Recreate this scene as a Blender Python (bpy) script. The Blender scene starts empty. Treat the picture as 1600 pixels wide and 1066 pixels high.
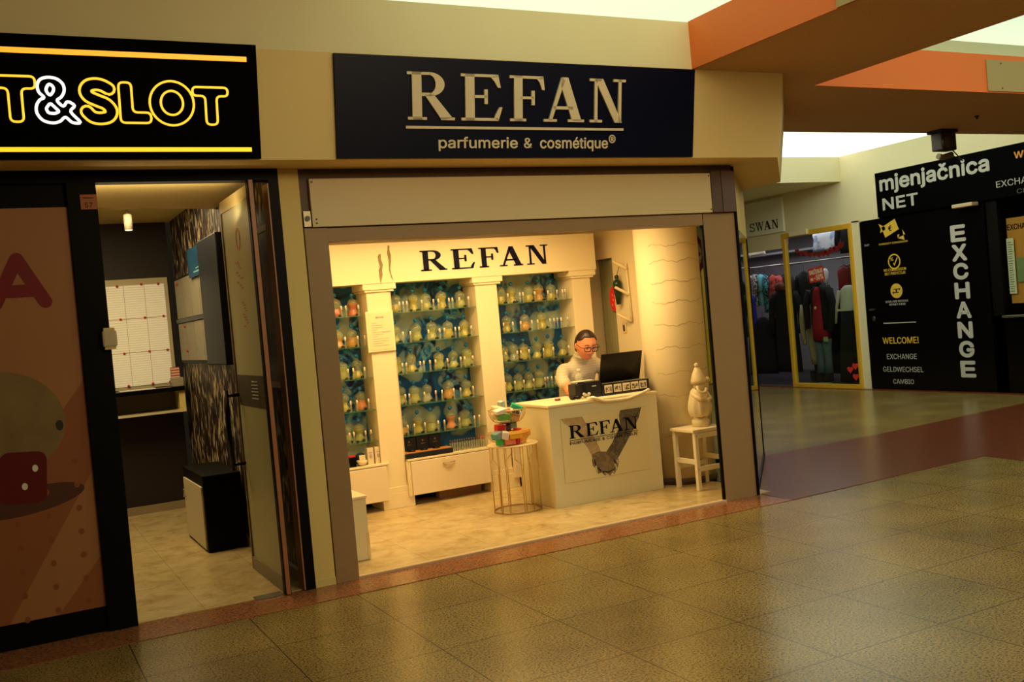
import bpy, bmesh, math, random
from mathutils import Vector, Matrix
random.seed(7)
SC = bpy.context.scene
COL = SC.collection
PI = math.pi
import os

# ------------------------------------------------------------------ materials
MATS = {}
def mat(name, col, rough=0.6, metal=0.0, emit=None, es=0.0, alpha=1.0, trans=0.0, coat=0.0, noise=0.0, nscale=8.0, spec=0.5, ior=1.45, bump=0.0, sheen=0.0):
    if name in MATS: return MATS[name]
    m = bpy.data.materials.new(name); m.use_nodes = True
    nt = m.node_tree; b = nt.nodes['Principled BSDF']
    b.inputs['Base Color'].default_value = (*col, 1)
    b.inputs['Roughness'].default_value = rough
    b.inputs['Metallic'].default_value = metal
    b.inputs['Specular IOR Level'].default_value = spec
    b.inputs['IOR'].default_value = ior
    b.inputs['Alpha'].default_value = alpha
    b.inputs['Transmission Weight'].default_value = trans
    b.inputs['Coat Weight'].default_value = coat
    if emit is not None:
        b.inputs['Emission Color'].default_value = (*emit, 1)
        b.inputs['Emission Strength'].default_value = es
    if noise > 0 or bump > 0:
        tc = nt.nodes.new('ShaderNodeTexCoord'); nz = nt.nodes.new('ShaderNodeTexNoise')
        nz.inputs['Scale'].default_value = nscale; nz.inputs['Detail'].default_value = 5
        nt.links.new(tc.outputs['Object'], nz.inputs['Vector'])
        if noise > 0:
            mr = nt.nodes.new('ShaderNodeMapRange')
            mr.inputs['To Min'].default_value = 1 - noise; mr.inputs['To Max'].default_value = 1 + noise
            nt.links.new(nz.outputs['Fac'], mr.inputs['Value'])
            mx = nt.nodes.new('ShaderNodeVectorMath'); mx.operation = 'SCALE'
            mx.inputs[0].default_value = col
            nt.links.new(mr.outputs['Result'], mx.inputs['Scale'])
            nt.links.new(mx.outputs[0], b.inputs['Base Color'])
        if bump > 0:
            bp = nt.nodes.new('ShaderNodeBump'); bp.inputs['Strength'].default_value = bump; bp.inputs['Distance'].default_value = 0.01
            nt.links.new(nz.outputs['Fac'], bp.inputs['Height']); nt.links.new(bp.outputs[0], b.inputs['Normal'])
    MATS[name] = m
    return m

def ramp(nt, stops, interp='LINEAR'):
    r = nt.nodes.new('ShaderNodeValToRGB'); cr = r.color_ramp; cr.interpolation = interp
    while len(cr.elements) < len(stops): cr.elements.new(0.5)
    for e, (p, c) in zip(cr.elements, stops):
        e.position = p; e.color = (*c, 1)
    return r

def base(name):
    m = bpy.data.materials.new(name); m.use_nodes = True; MATS[name] = m
    return m, m.node_tree, m.node_tree.nodes['Principled BSDF']

def m_granite():
    m, nt, b = base('speckled_granite'); L = nt.links.new; N = nt.nodes.new
    tc = N('ShaderNodeTexCoord')
    n1 = N('ShaderNodeTexNoise'); n1.inputs['Scale'].default_value = 85; n1.inputs['Detail'].default_value = 3; n1.inputs['Roughness'].default_value = .75
    L(tc.outputs['Object'], n1.inputs['Vector'])
    r1 = ramp(nt, [(0.33, (0.012, 0.005, 0.002)), (0.415, (0.07, 0.04, 0.012)), (0.465, (0.26, 0.175, 0.052)), (0.60, (0.32, 0.225, 0.07)), (0.72, (0.40, 0.30, 0.115))]); L(n1.outputs['Fac'], r1.inputs[0])
    n2 = N('ShaderNodeTexNoise'); n2.inputs['Scale'].default_value = 1.6; n2.inputs['Detail'].default_value = 3
    L(tc.outputs['Object'], n2.inputs['Vector'])
    r2 = ramp(nt, [(0.3, (0.74, 0.72, 0.70)), (0.7, (1.1, 1.1, 1.08))]); L(n2.outputs['Fac'], r2.inputs[0])
    mu = N('ShaderNodeMix'); mu.data_type = 'RGBA'; mu.blend_type = 'MULTIPLY'; mu.inputs[0].default_value = 1
    L(r1.outputs[0], mu.inputs[6]); L(r2.outputs[0], mu.inputs[7])
    # tile joints
    br = N('ShaderNodeTexBrick'); br.offset = 0; br.inputs['Scale'].default_value = 1
    br.inputs['Brick Width'].default_value = 0.66; br.inputs['Row Height'].default_value = 0.66
    br.inputs['Mortar Size'].default_value = 0.0032; br.inputs['Mortar Smooth'].default_value = 0.1
    br.inputs['Color1'].default_value = (1, 1, 1, 1); br.inputs['Color2'].default_value = (0.90, 0.93, 0.92, 1); br.inputs['Mortar'].default_value = (0.16, 0.12, 0.1, 1)
    mp = N('ShaderNodeMapping'); mp.inputs['Location'].default_value = (-1.18 + 0.66*4, -3.24 + 0.66*10, 0)
    L(tc.outputs['Object'], mp.inputs[0]); L(mp.outputs[0], br.inputs['Vector'])
    m2 = N('ShaderNodeMix'); m2.data_type = 'RGBA'; m2.blend_type = 'MULTIPLY'; m2.inputs[0].default_value = 1
    L(mu.outputs[2], m2.inputs[6]); L(br.outputs['Color'], m2.inputs[7])
    L(m2.outputs[2], b.inputs['Base Color'])
    rr = N('ShaderNodeMapRange'); rr.inputs['To Min'].default_value = 0.19; rr.inputs['To Max'].default_value = 0.29
    L(n1.outputs['Fac'], rr.inputs['Value']); L(rr.outputs[0], b.inputs['Roughness'])
    b.inputs['Specular IOR Level'].default_value = 0.5
    return m

def m_redgranite():
    m, nt, b = base('red_granite'); L = nt.links.new; N = nt.nodes.new
    tc = N('ShaderNodeTexCoord')
    n1 = N('ShaderNodeTexNoise'); n1.inputs['Scale'].default_value = 70; n1.inputs['Detail'].default_value = 4
    L(tc.outputs['Object'], n1.inputs['Vector'])
    r1 = ramp(nt, [(0.35, (0.19, 0.065, 0.028)), (0.55, (0.30, 0.115, 0.045)), (0.7, (0.38, 0.16, 0.065))]); L(n1.outputs['Fac'], r1.inputs[0])
    L(r1.outputs[0], b.inputs['Base Color']); b.inputs['Roughness'].default_value = 0.18
    return m

def m_darkred():
    m, nt, b = base('dark_red_granite'); L = nt.links.new; N = nt.nodes.new
    tc = N('ShaderNodeTexCoord'); n1 = N('ShaderNodeTexNoise'); n1.inputs['Scale'].default_value = 70; n1.inputs['Detail'].default_value = 4
    L(tc.outputs['Object'], n1.inputs['Vector'])
    r1 = ramp(nt, [(0.35, (0.08, 0.018, 0.008)), (0.55, (0.16, 0.04, 0.017)), (0.7, (0.23, 0.07, 0.03))]); L(n1.outputs['Fac'], r1.inputs[0])
    L(r1.outputs[0], b.inputs['Base Color']); b.inputs['Roughness'].default_value = 0.26; b.inputs['Specular IOR Level'].default_value = .3
    return m

def m_marble():
    m, nt, b = base('cream_marble_tile'); L = nt.links.new; N = nt.nodes.new
    tc = N('ShaderNodeTexCoord')
    n1 = N('ShaderNodeTexNoise'); n1.inputs['Scale'].default_value = 6; n1.inputs['Detail'].default_value = 8; n1.inputs['Roughness'].default_value = .65; n1.inputs['Distortion'].default_value = .6
    L(tc.outputs['Object'], n1.inputs['Vector'])
    r1 = ramp(nt, [(0.30, (0.42, 0.28, 0.11)), (0.5, (0.60, 0.44, 0.20)), (0.72, (0.70, 0.54, 0.29))]); L(n1.outputs['Fac'], r1.inputs[0])
    br = N('ShaderNodeTexBrick'); br.offset = 0; br.inputs['Scale'].default_value = 1
    br.inputs['Brick Width'].default_value = 0.5; br.inputs['Row Height'].default_value = 0.5
    br.inputs['Mortar Size'].default_value = 0.0018
    br.inputs['Color1'].default_value = (1, 1, 1, 1); br.inputs['Color2'].default_value = (0.95, 0.95, 0.93, 1); br.inputs['Mortar'].default_value = (0.6, 0.55, 0.5, 1)
    L(tc.outputs['Object'], br.inputs['Vector'])
    m2 = N('ShaderNodeMix'); m2.data_type = 'RGBA'; m2.blend_type = 'MULTIPLY'; m2.inputs[0].default_value = 1
    L(r1.outputs[0], m2.inputs[6]); L(br.outputs['Color'], m2.inputs[7]); L(m2.outputs[2], b.inputs['Base Color'])
    b.inputs['Roughness'].default_value = 0.22
    return m

def m_mural():
    m, nt, b = base('blue_petal_mural'); L = nt.links.new; N = nt.nodes.new
    tc = N('ShaderNodeTexCoord')
    nz = N('ShaderNodeTexNoise'); nz.inputs['Scale'].default_value = 3.2; nz.inputs['Detail'].default_value = 2
    L(tc.outputs['Object'], nz.inputs['Vector'])
    mx = N('ShaderNodeMix'); mx.data_type = 'RGBA'; mx.inputs[0].default_value = 0.22
    L(tc.outputs['Object'], mx.inputs[6]); L(nz.outputs['Color'], mx.inputs[7])
    vo = N('ShaderNodeTexVoronoi'); vo.feature = 'SMOOTH_F1'; vo.inputs['Scale'].default_value = 4.3; vo.inputs['Smoothness'].default_value = 0.15
    L(mx.outputs[2], vo.inputs['Vector'])
    r = ramp(nt, [(0.0, (0.36, 0.48, 0.42)), (0.34, (0.52, 0.62, 0.50)), (0.52, (0.26, 0.42, 0.42)), (0.56, (0.008, 0.10, 0.30)), (0.68, (0.008, 0.14, 0.42)), (0.84, (0.003, 0.008, 0.08))])
    L(vo.outputs['Distance'], r.inputs[0])
    n2 = N('ShaderNodeTexNoise'); n2.inputs['Scale'].default_value = 2.1; n2.inputs['Detail'].default_value = 3; n2.inputs['Distortion'].default_value = 1.5
    L(tc.outputs['Object'], n2.inputs['Vector'])
    r2 = ramp(nt, [(0.40, (0.0, 0.0, 0.0)), (0.47, (1, 1, 1))]); L(n2.outputs['Fac'], r2.inputs[0])
    n3 = N('ShaderNodeTexNoise'); n3.inputs['Scale'].default_value = 7; n3.inputs['Detail'].default_value = 5; n3.inputs['Distortion'].default_value = 2
    L(tc.outputs['Object'], n3.inputs['Vector'])
    r3 = ramp(nt, [(0.36, (0.002, 0.005, 0.06)), (0.47, (0.006, 0.08, 0.30)), (0.55, (0.05, 0.34, 0.66)), (0.68, (0.34, 0.55, 0.56))]); L(n3.outputs['Fac'], r3.inputs[0])
    m2 = N('ShaderNodeMix'); m2.data_type = 'RGBA'; L(r2.outputs[0], m2.inputs[0]); L(r3.outputs[0], m2.inputs[6]); L(r.outputs[0], m2.inputs[7])
    L(m2.outputs[2], b.inputs['Base Color']); b.inputs['Roughness'].default_value = 0.35
    return m

def m_pattern_wall():
    m, nt, b = base('dark_flecked_wallpaper'); L = nt.links.new; N = nt.nodes.new
    tc = N('ShaderNodeTexCoord'); mp = N('ShaderNodeMapping'); mp.inputs['Scale'].default_value = (1, 11, 4)
    n1 = N('ShaderNodeTexNoise'); n1.inputs['Scale'].default_value = 1.7; n1.inputs['Detail'].default_value = 2; n1.inputs['Distortion'].default_value = .7
    L(tc.outputs['Object'], mp.inputs[0]); L(mp.outputs[0], n1.inputs['Vector'])
    r = ramp(nt, [(0.51, (0.012, 0.004, 0.003)), (0.55, (0.12, 0.075, 0.04)), (0.64, (0.46, 0.36, 0.22))]); L(n1.outputs['Fac'], r.inputs[0])
    L(r.outputs[0], b.inputs['Base Color']); b.inputs['Roughness'].default_value = 0.5
    return m

def m_stripes(name, c1, c2, scale, axis='z', rough=.8, lo=.45, hi=.55):
    m, nt, b = base(name); L = nt.links.new; N = nt.nodes.new
    tc = N('ShaderNodeTexCoord'); w = N('ShaderNodeTexWave'); w.bands_direction = axis.upper(); w.inputs['Scale'].default_value = scale; w.inputs['Distortion'].default_value = 0.4
    L(tc.outputs['Object'], w.inputs['Vector'])
    r = ramp(nt, [(lo, c1), (hi, c2)]); L(w.outputs['Fac'], r.inputs[0]); L(r.outputs[0], b.inputs['Base Color'])
    b.inputs['Roughness'].default_value = rough
    return m

def m_print(name, c1, c2, scale, rough=.8):
    m, nt, b = base(name); L = nt.links.new; N = nt.nodes.new
    tc = N('ShaderNodeTexCoord'); v = N('ShaderNodeTexNoise'); v.inputs['Scale'].default_value = scale; v.inputs['Detail'].default_value = 2
    L(tc.outputs['Object'], v.inputs['Vector'])
    r = ramp(nt, [(.46, c1), (.54, c2)]); L(v.outputs['Fac'], r.inputs[0]); L(r.outputs[0], b.inputs['Base Color'])
    b.inputs['Roughness'].default_value = rough
    return m

def m_glass(name, tint=(0.9, 0.95, 0.9), alpha=0.12, rough=0.02):
    """thin architectural glass: mostly transparent with a fresnel reflection"""
    m = bpy.data.materials.new(name); m.use_nodes = True; MATS[name] = m
    nt = m.node_tree; nt.nodes.clear(); L = nt.links.new; N = nt.nodes.new
    o = N('ShaderNodeOutputMaterial'); t = N('ShaderNodeBsdfTransparent'); t.inputs[0].default_value = (*tint, 1)
    g = N('ShaderNodeBsdfGlossy'); g.inputs['Roughness'].default_value = rough; g.inputs[0].default_value = (1, 1, 1, 1)
    f = N('ShaderNodeFresnel'); f.inputs[0].default_value = 1.5
    ge = N('ShaderNodeNewGeometry'); sb = N('ShaderNodeMath'); sb.operation = 'SUBTRACT'; sb.inputs[0].default_value = 1; L(ge.outputs['Backfacing'], sb.inputs[1])
    ml = N('ShaderNodeMath'); ml.operation = 'MULTIPLY'; L(f.outputs[0], ml.inputs[0]); L(sb.outputs[0], ml.inputs[1])
    mx = N('ShaderNodeMixShader'); L(ml.outputs[0], mx.inputs[0]); L(t.outputs[0], mx.inputs[1]); L(g.outputs[0], mx.inputs[2]); L(mx.outputs[0], o.inputs[0])
    return m

def m_clear(name, col, a):
    """bottle glass or liquid: part see-through, part tinted body, with a glossy skin"""
    return mat(name, col, rough=0.08, alpha=a, spec=0.7)

CREAM = (0.56, 0.41, 0.165)
M = dict(
 granite=m_granite(), redgranite=m_redgranite(), marble=m_marble(), mural=m_mural(), fleck=m_pattern_wall(),
 cream=mat('cream_paint', (0.84, 0.62, 0.26), .75, noise=.04, nscale=2),
 creamwall=mat('upper_cream_paint', (0.80, 0.70, 0.40), .8, noise=.04, nscale=2),
 pilaster=mat('pilaster_cream', (0.74, 0.57, 0.20), .6, noise=.05, nscale=3),
 shutterpanel=mat('shutter_box_panel', (0.74, 0.60, 0.33), .5, noise=.03, nscale=3),
 brown=mat('taupe_metal_paint', (0.34, 0.21, 0.095), .5, noise=.05, nscale=14),
 darkbrown=mat('dark_brown_trim', (0.11, 0.065, 0.04), .55, noise=.1, nscale=20),
 black=mat('black_frame', (0.003, 0.0025, 0.002), .5, spec=.12),
 signblack=mat('black_sign_face', (0.0006, 0.0006, 0.0006), .6, spec=.03),
 blackgloss=mat('black_gloss', (0.003, 0.0022, 0.002), .14, spec=.3),
 navy=mat('navy_sign_panel', (0.003, 0.004, 0.016), .4, spec=.15),
 navyink=mat('navy_letter', (0.003, 0.003, 0.016), .6, spec=.15),
 signletter=mat('cream_sign_letter', (0.78, 0.62, 0.38), .5),
 white=mat('warm_white_lacquer', (0.83, 0.70, 0.43), .42, noise=.02, nscale=2),
 white2=mat('shop_white', (0.84, 0.70, 0.42), .5),
 offwhite=mat('counter_white', (0.74, 0.66, 0.40), .45, noise=.03, nscale=2),
 soffit=mat('beam_soffit_brown', (0.58, 0.33, 0.15), .8, noise=.22, nscale=70),
 orange=mat('orange_beam_face', (0.90, 0.20, 0.03), .6, noise=.03, nscale=2),
 patch=mat('cream_metal_plate', (0.46, 0.33, 0.12), .5),
 paleledge=mat('pale_ledge', (0.68, 0.70, 0.45), .7),
 pale=mat('pale_wall', (0.80, 0.74, 0.48), .7, noise=.03, nscale=2),
 yellowframe=mat('yellow_frame', (0.72, 0.42, 0.03), .4),
 glassgreen=mat('green_glass_shelf', (0.10, 0.26, 0.12), .1, alpha=.45, spec=.7),
 pane=m_glass('window_pane'),
 frost=mat('frosted_leaf_glass', (0.52, 0.48, 0.26), .35, alpha=.80),
 frostdark=mat('dark_leaf_band', (0.10, 0.08, 0.05), .35, alpha=.92),
 copper=mat('copper_edge_strip', (0.38, 0.15, 0.06), .4),
 steel=mat('steel', (0.5, 0.47, 0.4), .3, metal=1),
 gold=mat('brass_wire', (0.66, 0.43, 0.12), .35, metal=.6),
 goldtop=mat('pale_gold_top', (0.78, 0.60, 0.30), .35),
 teal=mat('teal_ball', (0.008, 0.20, 0.50), .14, spec=.8),
 bottleglass=m_clear('bottle_glass', (0.44, 0.46, 0.20), .30),
 vialglass=m_clear('vial_glass', (0.42, 0.42, 0.26), .30),
 cap=mat('white_spray_cap', (0.88, 0.72, 0.50), .4),
 tap=mat('black_tap', (0.01, 0.012, 0.02), .4),
 skin=mat('skin', (0.72, 0.27, 0.12), .45, noise=.05, nscale=20),
 hair=mat('dark_brown_hair', (0.022, 0.011, 0.007), .33, noise=.3, nscale=60),
 sweater=m_stripes('striped_sweater', (0.49, 0.43, 0.27), (0.56, 0.50, 0.33), 14, 'z', lo=.05, hi=.35),
 jeans=mat('denim', (0.09, 0.125, 0.15), .8, noise=.15, nscale=30),
 tracks=mat('dark_plastic', (0.012, 0.011, 0.012), .35),
 red=mat('red', (0.55, 0.02, 0.015), .5),
 darkred=mat('dark_red', (0.25, 0.015, 0.01), .6),
 paper=mat('paper_white', (0.80, 0.74, 0.56), .7),
 shopwallgrey=mat('lilac_grey_wall', (0.36, 0.31, 0.33), .8),
 darkwall=mat('very_dark_wall', (0.014, 0.007, 0.007), .6),
 curtain=m_stripes('green_stripe_curtain', (0.26, 0.24, 0.11), (0.40, 0.36, 0.19), 8, 'x', lo=.2, hi=.8),
 colpaint=mat('column_plaster', (0.80, 0.68, 0.42), .6, noise=.03, nscale=2),
 neon=mat('yellow_neon', (1, .7, .1), .4, emit=(1.0, 0.52, 0.03), es=1.25),
 neonw=mat('white_neon', (1, 1, 1), .4, emit=(1.0, 0.95, 0.85), es=1.2),
 bar=mat('amber_light_bar', (1, .6, .1), .4, emit=(1.0, 0.42, 0.03), es=1.0),
 yellowprint=mat('yellow_print', (0.75, 0.50, 0.06), .5),
 greyprint=mat('silver_print', (0.50, 0.50, 0.46), .5),
 gnome=mat('glazed_white_ceramic', (0.78, 0.66, 0.40), .35, noise=.05, nscale=30),
 stonebase=mat('dark_stone_base', (0.10, 0.07, 0.04), .5, noise=.3, nscale=40),
 clothwhite=mat('white_cloth', (0.85, 0.76, 0.52), .9, bump=.4, nscale=60),
)

# ------------------------------------------------------------------ objects
def tag(o, label=None, cat=None, group=None, kind=None):
    if label: o['label'] = label
    if cat: o['category'] = cat
    if group: o['group'] = group
    if kind: o['kind'] = kind
    return o
def thing(name, label, cat, loc=(0, 0, 0), rotz=0, group=None):
    o = bpy.data.objects.new(name, None); COL.objects.link(o); o.location = loc; o.rotation_euler = (0, 0, rotz)
    o.empty_display_size = .05
    return tag(o, label, cat, group)

class MB:
    def __init__(s): s.v = []; s.f = []; s.smooth = []
    def add(s, vs, fs, sm=False):
        n = len(s.v); s.v += [tuple(v) for v in vs]; s.f += [tuple(i + n for i in f) for f in fs]; s.smooth += [sm] * len(fs); return s
    def box(s, x0, x1, y0, y1, z0, z1):
        if x0 > x1: x0, x1 = x1, x0
        if y0 > y1: y0, y1 = y1, y0
        if z0 > z1: z0, z1 = z1, z0
        v = [(x0, y0, z0), (x1, y0, z0), (x1, y1, z0), (x0, y1, z0), (x0, y0, z1), (x1, y0, z1), (x1, y1, z1), (x0, y1, z1)]
        return s.add(v, [(0, 3, 2, 1), (4, 5, 6, 7), (0, 1, 5, 4), (1, 2, 6, 5), (2, 3, 7, 6), (3, 0, 4, 7)])
    def rbox(s, x0, x1, y0, y1, z0, z1, r=.004):
        """box with chamfered vertical and horizontal edges"""
        bm = bmesh.new(); bmesh.ops.create_cube(bm, size=1)
        for v in bm.verts: v.co = Vector(((x0+x1)/2 + v.co.x*abs(x1-x0), (y0+y1)/2 + v.co.y*abs(y1-y0), (z0+z1)/2 + v.co.z*abs(z1-z0)))
        bmesh.ops.bevel(bm, geom=bm.edges[:], offset=min(r, abs(x1-x0)*.45, abs(y1-y0)*.45, abs(z1-z0)*.45), segments=2, affect='EDGES', profile=.6)
        bm.verts.index_update()
        s.add([v.co[:] for v in bm.verts], [[v.index for v in f.verts] for f in bm.faces]); bm.free(); return s
    def prism(s, pts, ax, d0, d1):
        """polygon of 2D pts extruded along axis ax ('x','y','z') from d0 to d1"""
        n = len(pts)
        def P(p, d): return (d, p[0], p[1]) if ax == 'x' else ((p[0], d, p[1]) if ax == 'y' else (p[0], p[1], d))
        v = [P(p, d0) for p in pts] + [P(p, d1) for p in pts]
        return s.add(v, [tuple(range(n)), tuple(range(2*n-1, n-1, -1))] + [(i, i + n, (i+1) % n + n, (i+1) % n) for i in range(n)])
    def lathe(s, prof, c=(0, 0, 0), seg=20, sx=1, sy=1, cap=True):
        v = []; f = []
        for r, z in prof:
            for k in range(seg):
                a = 2*PI*k/seg; v.append((c[0] + r*math.cos(a)*sx, c[1] + r*math.sin(a)*sy, c[2] + z))
        for i in range(len(prof)-1):
            for k in range(seg):
                a, b = i*seg + k, i*seg + (k+1) % seg; f.append((a, b, b+seg, a+seg))
        s.add(v, f, True)
        if cap:
            n = len(s.v)
            s.f.append(tuple(n - len(v) + k for k in range(seg))[::-1]); s.smooth.append(False)
            s.f.append(tuple(n - seg + k for k in range(seg))); s.smooth.append(False)
        return s
    def cyl(s, c, r, h, seg=20): return s.lathe([(r, 0), (r, h)], c, seg)
    def sphere(s, c, r, seg=16, rings=10, sc=(1, 1, 1)):
        prof = [(max(1e-4, math.sin(PI*i/rings)) * r, -math.cos(PI*i/rings) * r * sc[2]) for i in range(rings+1)]
        return s.lathe(prof, c, seg, sc[0], sc[1], cap=False)
    def tube(s, path, r, seg=8, closed=False, flat=1.0, cap=True):
        P = [Vector(p) for p in path]; n = len(P); rs = r if isinstance(r, (list, tuple)) else [r]*n
        v = []; up = None
        for i in range(n):
            if closed: t = (P[(i+1) % n] - P[i-1])
            else: t = P[min(i+1, n-1)] - P[max(i-1, 0)]
            t.normalize()
            if up is None:
                a = Vector((0, 0, 1)) if abs(t.z) < .9 else Vector((1, 0, 0)); up = a - t*a.dot(t)
            else: up = up - t*up.dot(t)
            up.normalize(); sd = t.cross(up)
            for k in range(seg):
                a = 2*PI*k/seg; v.append(tuple(P[i] + sd*math.cos(a)*rs[i] + up*math.sin(a)*rs[i]*flat))
        f = []
        for i in range(n if closed else n-1):
            j = (i+1) % n
            for k in range(seg): f.append((i*seg+k, i*seg+(k+1) % seg, j*seg+(k+1) % seg, j*seg+k))
        s.add(v, f, True)
        if not closed and cap:
            b = len(s.v) - len(v)
            s.f.append(tuple(b+k for k in range(seg))[::-1]); s.smooth.append(False)
            s.f.append(tuple(b+(n-1)*seg+k for k in range(seg))); s.smooth.append(False)
        return s
    def loft(s, rings, cap=True):
        seg = len(rings[0]); v = [p for r in rings for p in r]; f = []
        for i in range(len(rings)-1):
            for k in range(seg): f.append((i*seg+k, i*seg+(k+1) % seg, (i+1)*seg+(k+1) % seg, (i+1)*seg+k))
        s.add(v, f, True)
        if cap:
            b = len(s.v) - len(v); s.f.append(tuple(b+k for k in range(seg))[::-1]); s.smooth.append(True)
            s.f.append(tuple(b+(len(rings)-1)*seg+k for k in range(seg))); s.smooth.append(True)
        return s
    def xf(s, mtx):
        s.v = [tuple(mtx @ Vector(v)) for v in s.v]; return s
    def build(s, name, m, parent=None, world=True):
        """world=True: vertices are in world coordinates and are stored relative to the unrotated parent"""
        me = bpy.data.meshes.new(name)
        off = Vector((0, 0, 0))
        if parent is not None and world:
            p = parent
            while p is not None: off += p.location; p = p.parent
            vs = [(v[0]-off.x, v[1]-off.y, v[2]-off.z) for v in s.v]
        else: vs = s.v
        me.from_pydata(vs, [], s.f)
        for p, k in zip(me.polygons, s.smooth): p.use_smooth = k
        bm = bmesh.new(); bm.from_mesh(me); bmesh.ops.recalc_face_normals(bm, faces=bm.faces[:]); bm.to_mesh(me); bm.free()
        if m: me.materials.append(m)
        o = bpy.data.objects.new(name, me); COL.objects.link(o)
        if parent is not None: o.parent = parent
        return o
def box(*a): return MB().box(*a)
def struct(name, mb, m, parent=None):
    o = mb.build(name, m, parent)
    if parent is None: o['kind'] = 'structure'
    return o
def copy_tree(o, parent=None, mats=None):
    c = o.copy(); COL.objects.link(c)
    if parent is not None: c.parent = parent
    for ch in list(o.children): copy_tree(ch, c)
    return c

# ------------------------------------------------------------------ lettering
FONT = None
try: FONT = bpy.data.fonts.load(os.path.join(bpy.utils.system_resource('DATAFILES'), 'fonts', 'Inter.woff2'))
except Exception: FONT = None
def front(x, y, z): return Matrix(((1, 0, 0, x), (0, 0, -1, y), (0, 1, 0, z), (0, 0, 0, 1)))       # faces -Y
def facex(x, y, z): return Matrix(((0, 0, -1, x), (-1, 0, 0, y), (0, 1, 0, z), (0, 0, 0, 1)))      # faces -X
def text(name, body, w, h, frame, m, parent, bold=0.0, depth=.002, outline=None, slant=0.0):
    """text fitted into w x h with its lower-left corner at the frame's origin"""
    cu = bpy.data.curves.new(name, 'FONT'); cu.body = body
    if FONT: cu.font = FONT
    cu.size = 1; cu.resolution_u = 4
    if outline:
        cu.fill_mode = 'NONE'; cu.bevel_depth = outline; cu.bevel_resolution = 1
    else: cu.extrude = .01
    o = bpy.data.objects.new(name, cu); COL.objects.link(o)
    bpy.context.view_layer.update(); dg = bpy.context.evaluated_depsgraph_get()
    me = bpy.data.meshes.new_from_object(o.evaluated_get(dg)); bpy.data.objects.remove(o); bpy.data.curves.remove(cu)
    xs = [v.co.x for v in me.vertices]; ys = [v.co.y for v in me.vertices]; zs = [v.co.z for v in me.vertices]
    x0, x1, y0, y1 = min(xs), max(xs), min(ys), max(ys)
    off = Vector((0, 0, 0)); p = parent
    while p is not None: off += p.location; p = p.parent
    zsc = depth/(max(zs)-min(zs)) if not outline else h/(y1-y0)
    for v in me.vertices:
        c = v.co; q = Vector(((c.x-x0)/(x1-x0)*w, (c.y-y0)/(y1-y0)*h, (c.z-min(zs))*zsc + .0005))
        q.x += slant*q.y
        v.co = frame @ q - off
    if bold:
        bm = bmesh.new(); bm.from_mesh(me); e = bold*h; ux = (frame.to_3x3() @ Vector((1, 0, 0))); uy = (frame.to_3x3() @ Vector((0, 1, 0)))
        src = bm.verts[:] + bm.edges[:] + bm.faces[:]
        for k in range(8):
            a = PI/4*k; dup = bmesh.ops.duplicate(bm, geom=src)
            vs_ = [q for q in dup['geom'] if isinstance(q, bmesh.types.BMVert)]
            bmesh.ops.translate(bm, verts=vs_, vec=(ux*math.cos(a) + uy*math.sin(a))*e + (frame.to_3x3() @ Vector((0, 0, 1)))*(.00004*(k+1)))
        bm.to_mesh(me); bm.free()
    me.materials.clear(); me.materials.append(m)
    o = bpy.data.objects.new(name, me); COL.objects.link(o); o.parent = parent
    return o

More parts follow.
